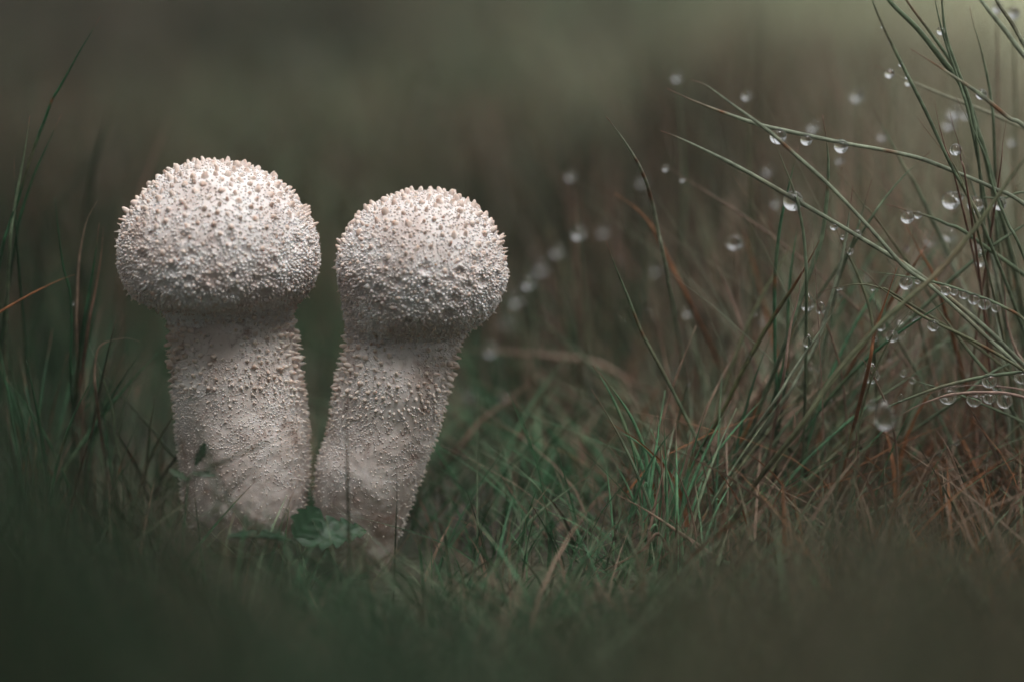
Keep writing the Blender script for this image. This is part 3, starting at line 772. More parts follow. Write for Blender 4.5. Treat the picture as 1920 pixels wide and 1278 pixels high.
# ------------------------------------------------------------------ tufts: one thing each, blades as parts
TB = {}
def tuft(label, base_px, Y, traced, n_extra, spread, color_pool, hmin, hmax, lean, r_px=2.6, cat='grass tuft', group=None):
    b0 = at(base_px[0], base_px[1], Y); b0.z = ground_z(b0.x, b0.y)
    root = empty('grass_tuft', b0)
    tag(root, label, cat, group)
    org = np.array(b0)
    for pts, yo, rp, cn in traced:
        P = [at(x, y, Y + yo) for x, y in pts]
        e = b0 + Vector((random.uniform(-.3, .3), random.uniform(-.3, .3), -.1))
        if P[-1].z > b0.z + .1: P = P + [e]
        v, f, c = blade_mesh(P, rp / 111.6, C[cn], True, [(random.uniform(1, 4), .08)] if random.random() < .3 else ())
        link('blade', new_mesh('blade', v - org, f, M_GRASS, c), root)
    for k in range(n_extra):
        rx, ry = random.gauss(0, spread), random.gauss(0, spread)
        h = random.uniform(hmin, hmax)
        lx = lean[0] + random.gauss(0, .28); ly = lean[1] + random.gauss(0, .22)
        p0 = b0 + Vector((rx, ry, -.1))
        bend = random.uniform(.3, 1.0)
        pts = []
        for t in (1, .8, .6, .4, .2, 0):
            pts.append(p0 + Vector((lx * h * (t * (1 - bend) + bend * t * t), ly * h * t * t, h * t * (1 - .12 * bend * t))))
        cn = random.choice(color_pool)
        cc = np.array(C[cn] if isinstance(cn, str) else cn) * random.uniform(.75, 1.25)
        v, f, c = blade_mesh(pts, r_px / 111.6 * random.uniform(.75, 1.3), cc, random.random() < .6, [(random.uniform(.5, h), .1)] if random.random() < .25 else (), seg=4)
        link('blade', new_mesh('blade', v - org, f, M_GRASS, c), root)
        TB.setdefault(label, []).append(pts)
    return root

tuft('bright green tuft fanning out of the dark hollow beside the brown stalks', (1240, 1065), -.9, [
    ([(1111, 682), (1147, 742), (1181, 822), (1211, 894), (1228, 961), (1236, 1025)], .9, 4.0, 'bright'),
    ([(1122, 695), (1173, 763), (1198, 813), (1211, 856), (1216, 900), (1226, 960)], .5, 3.6, 'bright'),
    ([(1147, 801), (1198, 830), (1228, 864), (1242, 906), (1240, 961), (1236, 1025)], .2, 4.2, 'bright'),
    ([(1268, 813), (1249, 864), (1236, 920), (1230, 980)], .4, 2.8, 'bright'),
    ([(1295, 809), (1283, 864), (1266, 919), (1248, 985)], .2, 3.4, 'bright'),
    ([(1304, 815), (1290, 870), (1274, 930), (1250, 1000)], .6, 2.8, 'mid'),
    ([(1233, 745), (1234, 800), (1234, 870), (1236, 960)], 1.0, 2.6, 'brown'),
    ([(1335, 790), (1312, 840), (1285, 900), (1255, 975)], .5, 3.0, 'mid'),
    ([(1190, 1035), (1210, 985), (1207, 930), (1212, 905), (1225, 960)], 0, 2.6, 'bright'),
    ([(1140, 1075), (1170, 1050), (1210, 1010), (1230, 985)], -.4, 3.2, 'bright'),
    ([(1085, 1090), (1150, 1060), (1205, 1030), (1235, 1000)], -.6, 3.0, 'brown'),
], 46, .30, ['bright', 'bright', 'green', 'mid', 'brown'], 1.2, 3.2, (.22, .1), r_px=2.8)
tuft('blurred bright green tuft in the dark hollow behind the arching blade', (1085, 960), 4.5, [], 34, .7, ['bright', 'green', 'bright'], 1.0, 2.2, (-.1, .1), r_px=4.0)
tuft('leaning tuft of mixed brown and green stems at the foot of the dewy grass', (1330, 1000), .6, [
    ([(1440, 700), (1400, 775), (1372, 835), (1340, 905), (1300, 960)], .3, 4.2, 'brown'),
    ([(1420, 740), (1392, 800), (1362, 850), (1318, 920), (1290, 970)], .1, 4.0, 'brown'),
    ([(1478, 690), (1440, 770), (1400, 850), (1370, 910)], .2, 3.4, 'mid'),
    ([(1500, 640), (1470, 720), (1435, 800), (1395, 880)], .8, 3.8, 'mid'),
    ([(1470, 770), (1430, 840), (1400, 900), (1375, 950)], 0, 3.0, 'sage'),
    ([(1385, 830), (1370, 870), (1350, 920), (1335, 970)], -.2, 2.6, 'green'),
    ([(1366, 850), (1345, 905), (1325, 960)], -.3, 2.6, 'green'),
    ([(1420, 850), (1395, 905), (1360, 980)], -.1, 2.6, 'green'),
    ([(1440, 690), (1425, 740), (1408, 790), (1370, 870)], .5, 3.2, 'orange'),
], 40, .55, ['brown', 'mid', 'green', 'brown', 'olive'], 1.8, 4.2, (.42, .15))
tuft('dense dewy tussock of olive stems behind the twin teardrops', (1500, 960), 3.0, [], 55, .9, ['mid', 'olive', 'brown', 'green', 'pink'], 3.0, 6.5, (.22, .15), r_px=3.0)
tuft('tangled tussock of olive and rusty stems under the heavy drops', (1760, 1000), 3.4, [], 55, 1.1, ['olive', 'brown', 'mid', 'orange', 'pink'], 2.5, 6.0, (.10, .2), r_px=2.8)
tuft('tall tussock of sage stems below the bunch of corner stems', (1905, 980), 2.2, [], 40, .8, ['mid', 'sage', 'olive', 'brown'], 4.0, 8.0, (-.08, .15), r_px=2.8)
tuft('dark green tuft with red stems at the shadowed edge', (110, 960), .8, [], 46, .7, ['deep', 'deep', 'green', 'dark', (.11, .065, .045)], 1.8, 4.6, (.05, .15), r_px=3.0)
tuft('small dull green tuft beside the foot of the larger puffball', (255, 1000), 1.4, [], 30, .5, ['deep', 'mid', 'dark', 'olive'], 1.2, 3.0, (-.05, .1), r_px=2.6)
tuft('blurred brown and green tuft in the distance past the smaller puffball', (1080, 860), 9.0, [], 40, 1.2, ['dark', 'brown', 'green', 'deep'], 2.5, 5.0, (-.05, .2), r_px=3.4)
tuft('blurred russet tuft behind the tall bent blade', (1290, 830), 11.0, [], 60, 1.4, ['brown', 'red', 'dark', 'olive', 'dark'], 3.5, 6.5, (.0, .15), r_px=3.6)

# ------------------------------------------------------------------ masses of grass nobody could count
def grass_mass(name, label, roots, heights, leans, widths, colors, tipf=.5, cat='grass', K=5):
    n_ = len(roots)
    t = np.linspace(0, 1, K + 1)
    bend = rng.uniform(.2, 1.0, n_)
    ax = leans[:, None, :] * heights[:, None, None] * (t[None, :, None] * (1 - bend[:, None, None]) + bend[:, None, None] * t[None, :, None] ** 2)
    zz = heights[:, None] * t[None] * (1 - .15 * bend[:, None] * t[None])
    P = np.zeros((n_, K + 1, 3))
    P[:, :, :2] = roots[:, None, :2] + ax
    P[:, :, 2] = roots[:, None, 2] + zz
    th = rng.uniform(0, 2 * math.pi, n_)
    side = np.stack([np.cos(th), np.sin(th), np.zeros(n_)], 1)
    nrm = np.stack([-np.sin(th), np.cos(th), np.zeros(n_)], 1)
    w = widths[:, None] * np.clip(1.0 - t[None] ** 2.2, .06, 1)
    V = np.stack([P - side[:, None] * w[..., None], P + nrm[:, None] * w[..., None] * .55, P + side[:, None] * w[..., None]], 2)
    idx = np.arange(n_ * (K + 1) * 3).reshape(n_, K + 1, 3)
    F = []
    for s in (0, 1):
        F.append(np.stack([idx[:, :-1, s], idx[:, :-1, s + 1], idx[:, 1:, s + 1], idx[:, 1:, s]], -1).reshape(-1, 4))
    F = np.vstack(F)
    cc = np.repeat(colors[:, None, :], K + 1, 1)
    wt = (smooth(.7, 1, t)[None, :] * (rng.random(n_) < tipf)[:, None])[..., None]
    cc = cc * (1 - wt) + TIP * wt
    cc = np.repeat(cc[:, :, None, :], 3, 2)
    o = link(name, new_mesh(name, V.reshape(-1, 3), F, M_STUFF, cc.reshape(-1, 3)))
    tag(o, label, cat, kind='stuff')
    return o

def gz_arr(xy): return np.array([ground_z(x, y) - .1 for x, y in xy])
def pick(names, probs, n_):
    k = rng.choice(len(names), n_, p=np.array(probs) / sum(probs))
    c = np.array([C[q] for q in names])[k]
    return c * rng.uniform(.7, 1.3, (n_, 1))

def keep_out(xy, rad=2.3):
    a = np.hypot(xy[:, 0] + 4.5, xy[:, 1]) > rad
    b_ = np.hypot(xy[:, 0] + 2.4, xy[:, 1]) > rad - .7
    return a & b_ & ~((np.abs(xy[:, 0] + 2.45 + (xy[:, 1]) * .03) < .85) & (xy[:, 1] < 0) & (xy[:, 1] > -3.6) & (rng.random(len(xy)) < .8))

# short turf all round
n_ = 9500
xy = np.stack([rng.uniform(-14, 14, n_), -9 + 36 * rng.random(n_) ** 1.1], 1)
xy = xy[keep_out(xy, 1.5)]
n_ = len(xy)
hh = rng.uniform(.5, 1.7, n_) * (1 + .5 * smooth(2, 10, xy[:, 0])) * (1 + .9 * smooth(4, 14, xy[:, 1]))
cc = pick(['green', 'deep', 'dark', 'mid', 'brown'], [.28, .25, .2, .15, .12], n_)
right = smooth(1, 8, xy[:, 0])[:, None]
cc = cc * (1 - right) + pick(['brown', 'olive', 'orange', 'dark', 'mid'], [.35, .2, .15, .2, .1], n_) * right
hollow = np.exp(-((xy[:, 0] - 1.5) / 5.0) ** 2 - ((xy[:, 1] - 15) / 10) ** 2)[:, None]  # turf darkened in a round patch: shade painted into the blade colour
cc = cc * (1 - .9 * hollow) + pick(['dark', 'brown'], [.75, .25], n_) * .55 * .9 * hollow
left = smooth(-4, -8, xy[:, 0])[:, None] * .6  # left turf dimmed: the darkness of that side is put into colour
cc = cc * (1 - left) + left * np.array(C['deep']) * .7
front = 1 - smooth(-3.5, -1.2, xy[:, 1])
hh = hh * (1 + .35 * front)
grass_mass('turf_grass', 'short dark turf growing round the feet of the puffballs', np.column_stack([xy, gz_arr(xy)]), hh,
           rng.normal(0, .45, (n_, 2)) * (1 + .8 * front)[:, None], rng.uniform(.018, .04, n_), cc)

# long fine blades arching over each other in the middle
n_ = 620
xy = np.stack([rng.uniform(-5.5, 6.5, n_), rng.uniform(-5.5, 7, n_)], 1)
xy = xy[keep_out(xy, 1.9) & ((xy[:, 0] > -1.2) | (rng.random(n_) < .35)) & ((xy[:, 1] > -1) | (rng.random(n_) < .6))]
n_ = len(xy)
hh = rng.uniform(1.2, 3.4, n_) * np.where(xy[:, 1] < -1, .52, 1.0)
cc = pick(['bright', 'green', 'mid', 'brown', 'deep'], [.28, .27, .18, .15, .12], n_)
grass_mass('arching_grass', 'long fine green blades arching and crossing beside the smaller puffball', np.column_stack([xy, gz_arr(xy)]), hh,
           rng.normal(0, .85, (n_, 2)) * np.array((1.2, .6)), rng.uniform(.012, .028, n_), cc, K=7, tipf=.35)

# taller grass standing behind, mostly to the right
n_ = 5200
xy = np.stack([rng.uniform(-1.5, 17, n_), rng.uniform(6, 40, n_)], 1)
p = smooth(-1.5, 4.5, xy[:, 0] - xy[:, 1] * .03)
xy = xy[rng.random(n_) < p * .70 + .03]
n_ = len(xy)
hh = rng.uniform(2.5, 9.8, n_) * (.72 + .28 * smooth(0, 6, xy[:, 0]))
cc = pick(['olive', 'brown', 'mid', 'dark', 'grey', 'red'], [.22, .22, .14, .20, .12, .10], n_)
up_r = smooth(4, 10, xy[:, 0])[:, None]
cc = cc * (.50 + .5 * up_r)  # dim in the middle, brighter rightwards: light and shade put into colour
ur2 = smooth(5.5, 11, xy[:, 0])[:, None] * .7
cc = cc * (1 - ur2) + pick(['sage', 'pale', 'pink', 'olive'], [.35, .3, .2, .15], n_) * ur2 * 1.7  # right side paled: bright mist painted into the blades
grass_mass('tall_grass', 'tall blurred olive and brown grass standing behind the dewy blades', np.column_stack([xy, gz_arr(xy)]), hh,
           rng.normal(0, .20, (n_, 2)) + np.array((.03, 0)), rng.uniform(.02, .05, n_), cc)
n_ = 1300
xy = np.stack([rng.uniform(-18, -4.5, n_), rng.uniform(5, 34, n_)], 1)
xy = xy[rng.random(n_) < smooth(-5, -8.5, xy[:, 0] + xy[:, 1] * .12)]
n_ = len(xy)
hh = rng.uniform(2, 7.5, n_) * (.5 + .5 * smooth(-5, -10, xy[:, 0]))
cc = pick(['dark', 'deep', 'brown', 'green'], [.45, .3, .15, .10], n_) * .6  # the gloom is put into the blade colour as well
grass_mass('dark_grass', 'dark blurred grass standing in the gloom behind the larger puffball', np.column_stack([xy, gz_arr(xy)]), hh,
           rng.normal(0, .22, (n_, 2)), rng.uniform(.02, .05, n_), cc)

# fine wisps threaded through the dewy grass
n_ = 1900
xy = np.stack([rng.uniform(1.0, 12, n_), rng.uniform(.8, 15, n_)], 1)
xy = xy[rng.random(n_) < smooth(.5, 5, xy[:, 0])]
n_ = len(xy)
hh = rng.uniform(2.5, 9.0, n_) * (.45 + .55 * smooth(2, 8, xy[:, 0]))
cc = pick(['sage', 'pale', 'pink', 'brown', 'mid', 'orange'], [.25, .2, .2, .15, .12, .08], n_)
grass_mass('fine_grass', 'fine pale and reddish wisps of grass threaded between the dewy stalks', np.column_stack([xy, gz_arr(xy)]), hh,
           rng.normal(0, .42, (n_, 2)) * np.array((1, .5)), rng.uniform(.008, .018, n_), cc * 1.15, K=6)

# the open meadow falling out of focus: flattened and paler rightwards to paint in the glow
n_ = 20000
yy = 20 + 300 * rng.random(n_) ** 1.25
xx = rng.uniform(-1, 1, n_) * (22 + yy * .30)
xy = np.stack([xx, yy], 1)
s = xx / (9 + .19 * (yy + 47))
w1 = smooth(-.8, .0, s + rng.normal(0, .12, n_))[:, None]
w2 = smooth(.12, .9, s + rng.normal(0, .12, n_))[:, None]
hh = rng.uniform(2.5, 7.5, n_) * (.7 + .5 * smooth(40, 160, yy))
cd = pick(['dark', 'deep', 'brown'], [.5, .12, .38], n_) * .40  # left side: dimness painted into the blades
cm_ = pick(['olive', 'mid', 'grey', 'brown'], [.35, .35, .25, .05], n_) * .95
cp_ = pick(['pale', 'sage', 'pale', 'grey'], [.55, .15, .25, .05], n_) * 2.1  # right side: glow painted in, brighter than the grass itself
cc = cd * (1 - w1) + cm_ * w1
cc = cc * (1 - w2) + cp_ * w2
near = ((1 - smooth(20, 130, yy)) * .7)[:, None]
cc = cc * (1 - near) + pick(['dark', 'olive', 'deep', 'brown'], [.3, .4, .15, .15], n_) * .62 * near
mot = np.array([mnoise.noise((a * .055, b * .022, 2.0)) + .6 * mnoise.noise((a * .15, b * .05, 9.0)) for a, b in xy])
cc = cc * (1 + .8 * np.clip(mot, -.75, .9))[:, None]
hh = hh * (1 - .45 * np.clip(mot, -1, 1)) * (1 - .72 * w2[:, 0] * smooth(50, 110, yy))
ln = rng.normal(0, .35, (n_, 2)) * (1 + 2.2 * w2)
grass_mass('meadow_grass', 'soft out of focus meadow, dimmed brown on one side and brightened pale on the other', np.column_stack([xy, np.full(n_, -.2)]), hh,
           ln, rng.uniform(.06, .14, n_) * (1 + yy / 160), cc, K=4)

# grass between the lens and the mushrooms
def foreground(n_, y0, y1, row_fn, wmin, wmax):
    Y = rng.uniform(y0, y1, n_)
    sx = rng.uniform(-1.25, 1.25, n_)
    px = 960 + sx * 960
    rows = row_fn(px) - 70 + rng.gamma(1.6, 1, n_) * 110
    pts = np.array([at(a, b, c)[:] for a, b, c in zip(px, rows, Y)])
    keep = pts[:, 2] > .5
    pts, sx = pts[keep], sx[keep]; k = len(pts)
    lean = rng.normal(0, .45, (k, 2))
    hh = pts[:, 2] + .2
    roots = np.column_stack([pts[:, 0] - lean[:, 0] * hh, pts[:, 1] - lean[:, 1] * hh, np.full(k, -.2)])
    cc = pick(['green', 'deep', 'dark', 'mid'], [.50, .30, .10, .10], k) * np.array((1.15, .85, .95))
    lf = smooth(-.35, -.8, sx)[:, None]
    cc = cc * (1 - lf) + pick(['deep', 'dark', 'brown'], [.5, .4, .1], k) * .8 * lf
    wr = smooth(-.05, .45, sx)[:, None]
    cc = cc * (1 - wr) + pick(['olive', 'brown', 'dark', 'grey'], [.5, .1, .15, .25], k) * .8 * wr
    return roots, hh / .93, lean, rng.uniform(wmin, wmax, k), cc * .72
rowA = lambda px: np.interp(px, [-300, 0, 180, 300, 420, 700, 900, 1200, 1400, 1560, 1750, 1950, 2300], [720, 740, 820, 930, 985, 1030, 1080, 1060, 950, 880, 920, 980, 970])
parts = [foreground(480, -36, -26, lambda p: rowA(p) + 25, .04, .08), foreground(900, -26, -14, rowA, .03, .07), foreground(1100, -14, -4, lambda p: rowA(p) + 10, .016, .04)]
grass_mass('foreground_grass', 'blurred low grass close to the lens', *[np.concatenate([q[i] for q in parts]) for i in range(5)], tipf=0)

# rusty litter under the dewy grass
n_ = 1500
xy = np.stack([rng.normal(8.2, 2.6, n_), rng.normal(3.0, 3.2, n_)], 1)
hh = rng.uniform(.5, 2.2, n_)
cc = pick(['orange', 'brown', 'dark', 'red'], [.4, .35, .15, .1], n_) * .8
grass_mass('dead_grass', 'rusty brown dead grass matted under the heavy drops', np.column_stack([xy, gz_arr(xy) + rng.uniform(0, 1.2, n_)]), hh,
           rng.normal(0, 1.1, (n_, 2)), rng.uniform(.02, .045, n_), cc, tipf=0)

# ------------------------------------------------------------------ dew
def drop_mesh(kind):
    nu, nv_ = 28, 18
    V = [(0, 0, 1.0)]
    for i in range(1, nv_):
        a = math.pi * i / nv_
        z, r = math.cos(a), math.sin(a)
        if kind == 'pear' and z > 0: z2 = z * 1.75; r *= (1 - .55 * z ** 1.3)
        elif kind == 'hang': z2 = z * (.92 if z > 0 else 1.04); r *= 1.0
        else: z2 = z
        for k in range(nu):
            t = 2 * math.pi * k / nu
            V.append((r * math.cos(t), r * math.sin(t), z2))
    V.append((0, 0, -1.04 if kind == 'hang' else -1.0))
    if kind == 'pear': V[0] = (0, 0, 1.8)
    F = [(0, 1 + k, 1 + (k + 1) % nu) for k in range(nu)]
    for i in range(nv_ - 2):
        for k in range(nu):
            a = 1 + i * nu
            F.append((a + k, a + nu + k, a + nu + (k + 1) % nu, a + (k + 1) % nu))
    e = len(V) - 1; a = 1 + (nv_ - 2) * nu
    F += [(e, a + (k + 1) % nu, a + k) for k in range(nu)]
    return new_mesh('water_drop', np.array(V), F, M_WATER)
DROP = {k: drop_mesh(k) for k in ('round', 'hang', 'pear')}

def blade_depth(key, px):
    P, rr = BL[key]
    best = None
    for a, b in zip(P[:-1], P[1:]):
        for k in range(9):
            q = a.lerp(b, k / 8)
            v = q - CAMPOS; f = v.dot(AF); x = v.dot(AX) / f / PXF + 960; y = -v.dot(AU) / f / PXF + 639
            d = math.hypot(x - px[0], y - px[1])
            if best is None or d < best[0]: best = (d, q.y, x, y)
    return best

def drop(px, py, r, label, key=None, Y=None, kind='hang', group='dew drops on the grass', stalk=True):
    y = Y
    if key:                                   # hang it so that it really touches its blade
        d, y, bx, by = blade_depth(key, (px, py))
        if d > r * .85:
            k = (d - r * .85) / d
            px, py = px + (bx - px) * k, py + (by - py) * k
    elif stalk:                               # a thin stalk of its own to hang from
        q = at(px, py, Y); t = r / 111.6
        sgn = 1 if random.random() < .5 else -1
        P = [q + Vector((-.5 * sgn, 0, t + .45)), q + Vector((-.05 * sgn, 0, t * .9)), q + Vector((.45 * sgn, .25, -q.z * .35)), Vector((q.x + .6 * sgn, q.y + .5, ground_z(q.x, q.y) - .1))]
        v, f, c = blade_mesh(P, .02, C[random.choice(('mid', 'olive', 'brown'))], False, ())
        og = np.array(P[-1])
        st = link('grass_stalk', new_mesh('grass_stalk', v - og, f, M_GRASS, c), None, og)
        tag(st, 'thin stalk from which hangs the ' + label, 'grass stalk')
    p = at(px, py, y)
    s = r / 111.6 * (p - CAMPOS).length / DIST
    o = link('dew_drop', DROP[kind], None, p)
    o.scale = (s * random.uniform(.96, 1.05), s, s * random.uniform(.95, 1.03))
    o.rotation_euler = (random.uniform(-.1, .1), random.uniform(-.12, .12), random.uniform(0, 6))
    tag(o, label, 'dew drop', group)
    return o

drop(1459, 255, 16, 'drop wedged where the two long green blades cross', 'A')
drop(1512, 262, 11.5, 'small drop hanging midway under the three-drop blade', 'A')
drop(1577, 274, 13.5, 'round drop hanging farthest down the three-drop blade', 'A')
drop(1487, 377, 19, 'big round drop threaded on the straight green blade', 'C', kind='round')
drop(1563, 428, 8, 'small drop under the straight green blade past the big one', 'C')
for x, y, r in ((1655, 51, 4), (1668, 78, 3), (1689, 121, 5), (1700, 144, 4.5)):
    drop(x, y, r, 'tiny drop clinging to the long leaning dotted blade', 'I', group='tiny drops on the dotted blade')
drop(1764, 58, 8, 'drop hanging among the upright stems at the top edge', 'L2')
drop(1840, 177, 10.5, 'clear drop sitting on the brown banded blade', 'M', kind='round')
drop(1668, 138, 9, 'soft drop near the tip of the blurred pale blade', 'N')
drop(1703, 155, 7, 'second soft drop farther along the blurred pale blade', 'N')
drop(1792, 281, 11, 'round drop on the reddish brown spike', 'T2', kind='round')
for x, y, r in ((1783, 375, 18), (1797, 368, 10), (1829, 384, 16), (1874, 381, 13)):
    drop(x, y, r, 'large bright drop in the cluster on the thin green blade', 'X2', group='cluster of large bright drops')
drop(1700, 409, 13, 'larger drop hanging under the knobbly blade', 'X')
drop(1721, 403, 7.5, 'smaller drop beside the larger one under the knobbly blade', 'X')
drop(1698, 532, 13, 'fat drop at the start of the arching drop row', 'Y')
drop(1720, 528, 6, 'small drop next to the fat drop on the arching blade', 'Y')
for x, y, r in ((1773, 547, 10), (1789, 547, 7.5), (1807, 552, 9), (1826, 560, 11), (1846, 569, 12), (1868, 577, 9)):
    drop(x, y, r, 'one of the drops strung close along the arching blade', 'Y', group='row of drops along the arching blade')
for x, y, r in ((1572, 541, 4), (1579, 541, 3.5), (1637, 541, 4.5)):
    drop(x, y, r, 'tiny drop under the small curved blade with pale tip', 'Z', group='tiny drops under the small curved blade')
drop(1837, 488, 13, 'pear shaped drop hanging from the slanting olive blade', 'W', kind='pear')
drop(1713, 590, 12.5, 'round drop on the olive stem below the drop row', 'W')
drop(1750, 609, 11.5, 'drop hanging where the thin olive blade turns down', 'AA')
drop(1515, 571, 13.5, 'larger of the twin teardrops hanging side by side', 'AO', kind='pear')
drop(1539, 580, 9, 'smaller of the twin teardrops hanging side by side', Y=.3, kind='pear')
drop(1500, 635, 9, 'teardrop below the twin teardrops by the light green blade', 'AN', kind='pear')
drop(1634, 704, 15.5, 'heavy teardrop on the salmon coloured dry blade', Y=-.6, kind='pear')
drop(1673, 630, 12, 'drop tucked under the long olive diagonal stem', Y=-.9)
drop(1652, 612, 9, 'sparkling drop beside the salmon coloured dry blade', 'AI', kind='round')
drop(1640, 634, 6, 'little drop at the foot of the sparkling drop', 'AI', kind='round')
drop(1855, 713, 14, 'clear round drop wrapped on the low bowing green blade', 'AC', kind='round')
drop(1868, 724, 8, 'small drop under the clear one on the low bowing blade', 'AE')
for x, y, r in ((1777, 740, 17), (1827, 749, 14.5), (1855, 745, 11.5), (1884, 751, 15)):
    drop(x, y, r, 'heavy drop hanging in the row under the pinkish arched blade', 'AD', group='heavy drops under the pinkish blade')
drop(1786, 728, 9, 'drop caught between the reddish blade and the arched blade', 'AE')
drop(1915, 706, 13, 'drop near the side on the low bowing green blade', 'AC')
drop(1694, 699, 7, 'small drop by the pale bud of the sprout', 'AY', kind='round')
drop(1711, 712, 6.5, 'tiny clear drop lower along the sprout', 'AY')
drop(1681, 726, 6, 'elongated small drop below the sprout', 'AC', kind='pear')
drop(1845, 768, 5, 'small ring-like drop under the heavy row', 'AD', kind='round')
drop(1845, 868, 8.5, 'bright drop under the brown curved stalk on the litter', 'AU')
drop(1796, 828, 6, 'small drop on the grey thread-like stem', 'AS', kind='round')
drop(1762, 848, 5, 'tiny drop lower on the grey thread-like stem', 'AS')
drop(1147, 986, 14, 'wide glinting drop on the ground by the green tuft', Y=.6)
drop(1135, 1040, 11, 'second glinting drop lower by the green tuft', Y=.1)
drop(1403, 671, 7, 'drop resting on the orange tipped blade', 'G')
drop(136, 570, 5, 'tiny drop low on the upright green blade', 'LE')
drop(1917, 156, 8, 'drop hanging by the thick corner stem', 'Q')
drop(1590, 438, 5, 'little drop under the yellowish straight blade', 'AL')
drop(1596, 470, 7, 'drop low on the yellowish straight blade', 'AL')
drop(1609, 437, 8, 'drop on the straight dewy blade near the yellowish one', 'C')
drop(1523, 685, 7, 'glinting drop low in the leaning tuft', Y=1.2)
drop(1535, 690, 6, 'small glint beside the low glinting drop', Y=1.0)
drop(1660, 785, 20, 'large blurred drop hanging under the green sprout', Y=-3.6, kind='pear')
drop(1634, 757, 9, 'blurred bright drop above the large blurred one', Y=-3.4)
# small drops scattered over the tussocks
for lab, txt, cnt in (('dense dewy tussock of olive stems behind the twin teardrops', 'small drop on the dense olive tussock behind the twin teardrops', 44),
                      ('tangled tussock of olive and rusty stems under the heavy drops', 'small drop in the tangled rusty tussock under the heavy drops', 44),
                      ('tall tussock of sage stems below the bunch of corner stems', 'small drop on the tall sage tussock below the corner stems', 44),
                      ('blurred russet tuft behind the tall bent blade', 'soft drop on the blurred russet tuft behind the tall bent blade', 16)):
    for k in range(cnt):
        P = random.choice(TB[lab]); i = random.randrange(0, 3); q = P[i].lerp(P[i + 1], random.random())
        r = random.choice((.03, .04, .05, .06, .075))
        o = link('dew_drop', DROP[random.choice(('hang', 'hang', 'round', 'pear'))], None, q - Vector((0, .01, r * .75)))
        o.scale = (r, r, r)
        tag(o, txt, 'dew drop', txt.replace('small drop', 'small drops').replace('soft drop', 'soft drops'))
# far off drops, soft discs of light, each hung on a stem of its own
FAR = [(1085, 437, 9), (1045, 470, 8), (1015, 500, 9), (990, 530, 9), (968, 560, 9), (950, 600, 9), (920, 655, 9), (880, 735, 8), (884, 765, 7), (945, 740, 7),
       (1132, 432, 7), (1290, 582, 8), (1265, 690, 6), (1327, 731, 6), (1378, 455, 10), (1607, 180, 8), (1525, 238, 7), (1655, 255, 6), (1270, 145, 6),
       (1400, 180, 6), (1070, 330, 6), (1205, 340, 6), (1790, 210, 9), (1780, 232, 8), (1812, 215, 6), (1900, 25, 8), (1870, 15, 7), (1745, 450, 7), (1780, 440, 8),
       (1440, 320, 6), (1455, 380, 6), (1900, 265, 6), (1575, 300, 5), (1545, 640, 6), (1580, 655, 6), (1590, 690, 5), (1340, 770, 5), (1230, 505, 6)]
for i, (x, y, r) in enumerate(FAR):
    Yd = 4.5 + (i * 37 % 11) * .55 if y > 300 else 5.5 + (i * 29 % 9) * .8
    if x > 1370 and y < 470: Yd = 2.6 + (i * 13 % 7) * .5
    p = at(x, y, Yd)
    stalk = [p + Vector((-.05, 0, .5)), p + Vector((0, 0, .05)), p + Vector((.15, .2, -p.z * .4)), Vector((p.x + .5 * math.sin(i), p.y + .8, ground_z(p.x, p.y) - .1))]
    v, f, c = blade_mesh(stalk, .022, C[['mid', 'olive', 'brown'][i % 3]], False, ())
    org = np.array(stalk[-1])
    o = link('grass_stalk', new_mesh('grass_stalk', v - org, f, M_GRASS, c), None, org)
    tag(o, 'blurred thin stem in the background topped by a soft white drop', 'grass stalk', 'blurred stems with drops in the background')
    drop(x, y, r * 1.5, 'soft blurred white drop on a stem in the background', Y=Yd, kind='round', group='blurred drops in the background', stalk=False)

# ------------------------------------------------------------------ leaves at the foot of the pair
def leaf_mesh(base, tip, width, up, teeth, color, fold=.25, droop=.25, nl=40, nw=9, fan=.55, serr=.22):
    base, tip, up = Vector(base), Vector(tip), Vector(up).normalized()
    d = (tip - base); L = d.length; d.normalize()
    s = d.cross(up).normalized(); up = s.cross(d).normalized()
    V, F, Cc = [], [], []
    for layer in (0, 1):
        for i in range(nl + 1):
            t = i / nl
            env = math.sin(math.pi * min(1, t ** fan)) ** .7 if 0 < t < 1 else 0
            for j in range(nw):
                u = 2 * j / (nw - 1) - 1
                ph = (t * teeth) % 1
                edge = 1 - serr * (ph ** 1.5) * (abs(u) ** 4) * 1.3
                w = width * env * edge
                adv = abs(u) * .14 * L * env
                vein = .008 * math.sin((t - abs(u) * .22) * teeth * 2 * math.pi) * (1 - abs(u) * .3)
                z = fold * width * abs(u) ** 1.2 * env - droop * L * t * t + vein * L * .9 - layer * .012
                p = base + d * (t * L + adv * .6) + s * (u * w) + up * z
                V.append(p[:])
                k = 1 + .30 * (1 - min(1, abs(u) * 6))
                Cc.append(tuple(q * k for q in color))
    st = (nl + 1) * nw
    for i in range(nl):
        for j in range(nw - 1):
            a = i * nw + j
            F.append((a, a + 1, a + nw + 1, a + nw)); F.append((st + a, st + a + nw, st + a + nw + 1, st + a + 1))
    return np.array(V), F, np.array(Cc)

def plant(name, label, foot, leaves, stems, cat='plant'):
    f0 = Vector(foot)
    root = empty(name, f0)
    tag(root, label, cat)
    for args in leaves:
        v, f, c = leaf_mesh(*args)
        link('leaf', new_mesh('leaf', v - np.array(f0), f, M_LEAF, c), root)
    for P, r in stems:
        v, f, c = blade_mesh([Vector(p) for p in P], r, C['green'], False)
        link('stem', new_mesh('stem', v - np.array(f0), f, M_GRASS, c), root)
    return root

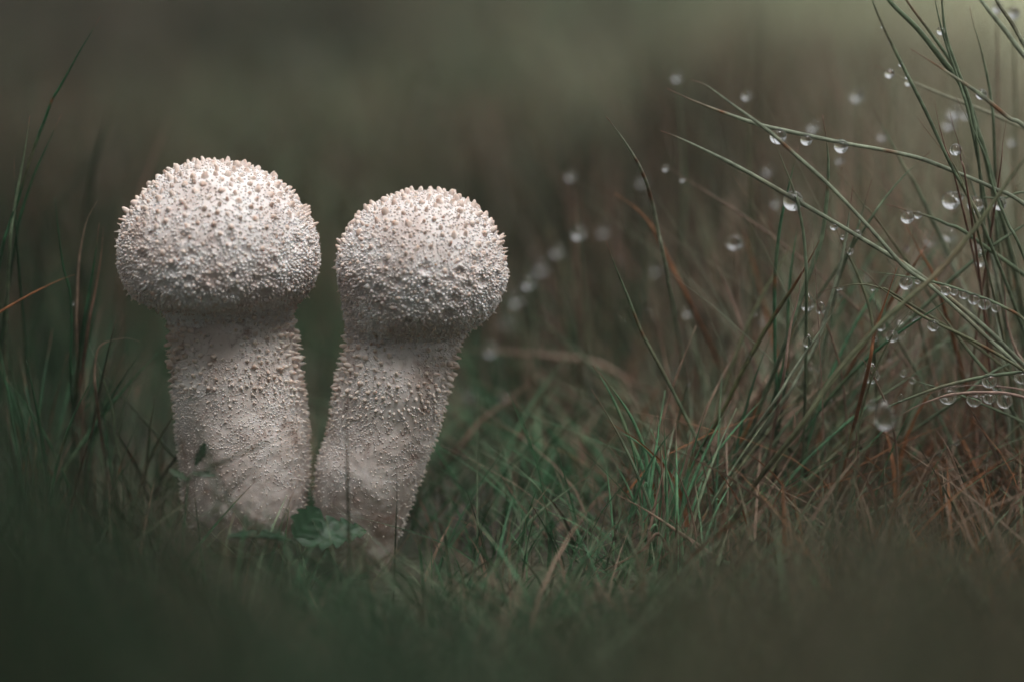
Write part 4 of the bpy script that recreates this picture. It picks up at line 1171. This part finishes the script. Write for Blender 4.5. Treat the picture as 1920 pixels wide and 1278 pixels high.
lc = (.026, .066, .033)
j0 = at(553, 1010, -2.3)
foot = Vector((j0.x + .2, -2.2, -.2))
plant('leafy_plant', 'low green plant with toothed lobed leaves between the two stems', foot, [
    (at(553, 1008, -2.3), at(690, 985, -1.9), .34, (.05, -.75, .75), 5, lc, .15, .12, 44, 11, .6, .30),
    (at(553, 1008, -2.3), at(600, 952, -2.1), .30, (.3, -.9, .35), 4, lc, .1, .02, 40, 11, .75, .28),
    (at(550, 1014, -2.4), at(430, 990, -3.4), .22, (-.1, -.3, .95), 5, (.022, .048, .026), .25, .10, 40, 9, .6, .25),
], [([at(553, 1008, -2.3), at(556, 1030, -2.3), foot], .03)])
s0 = at(352, 905, -2.7)
foot = Vector((s0.x - .2, -2.6, -.2))
dk = (.045, .07, .042)
plant('leafy_sprig', 'small dark sprig with jagged leaves in front of the larger stem', foot, [
    (at(366, 872, -2.7), at(386, 828, -2.7), .10, (.4, -.9, .1), 6, dk, .1, .0, 48, 9, .7, .75),
    (at(362, 886, -2.7), at(404, 890, -2.7), .07, (0, -.8, .6), 5, dk, .1, .05, 40, 7, .7, .5),
    (at(354, 900, -2.7), at(318, 878, -2.8), .08, (0, -.8, .6), 4, dk, .1, .05, 40, 7, .7, .5),
], [([at(374, 855, -2.7), at(362, 885, -2.7), at(352, 910, -2.7), foot], .025)])

# ------------------------------------------------------------------ thin mist over the clearing
HZ = 0.032
v = np.array([(x, y, z) for z in (-110, 760) for y in (-700, 800) for x in (-700, 700)], float)
f = [(0, 2, 3, 1), (4, 5, 7, 6), (0, 1, 5, 4), (2, 6, 7, 3), (0, 4, 6, 2), (1, 3, 7, 5)]
mh = bpy.data.materials.new('mist'); mh.use_nodes = True
nh = mh.node_tree.nodes; nh.remove(nh['Principled BSDF'])
pv = nh.new('ShaderNodeVolumePrincipled'); pv.inputs['Density'].default_value = HZ; pv.inputs['Color'].default_value = (.93, .94, .90, 1)
pv.inputs['Anisotropy'].default_value = .2
mh.node_tree.links.new(pv.outputs[0], nh['Material Output'].inputs['Volume'])
o = link('haze', new_mesh('haze', v, f, mh, None, False))
tag(o, 'thin pale mist hanging over the clearing', 'haze', kind='stuff')
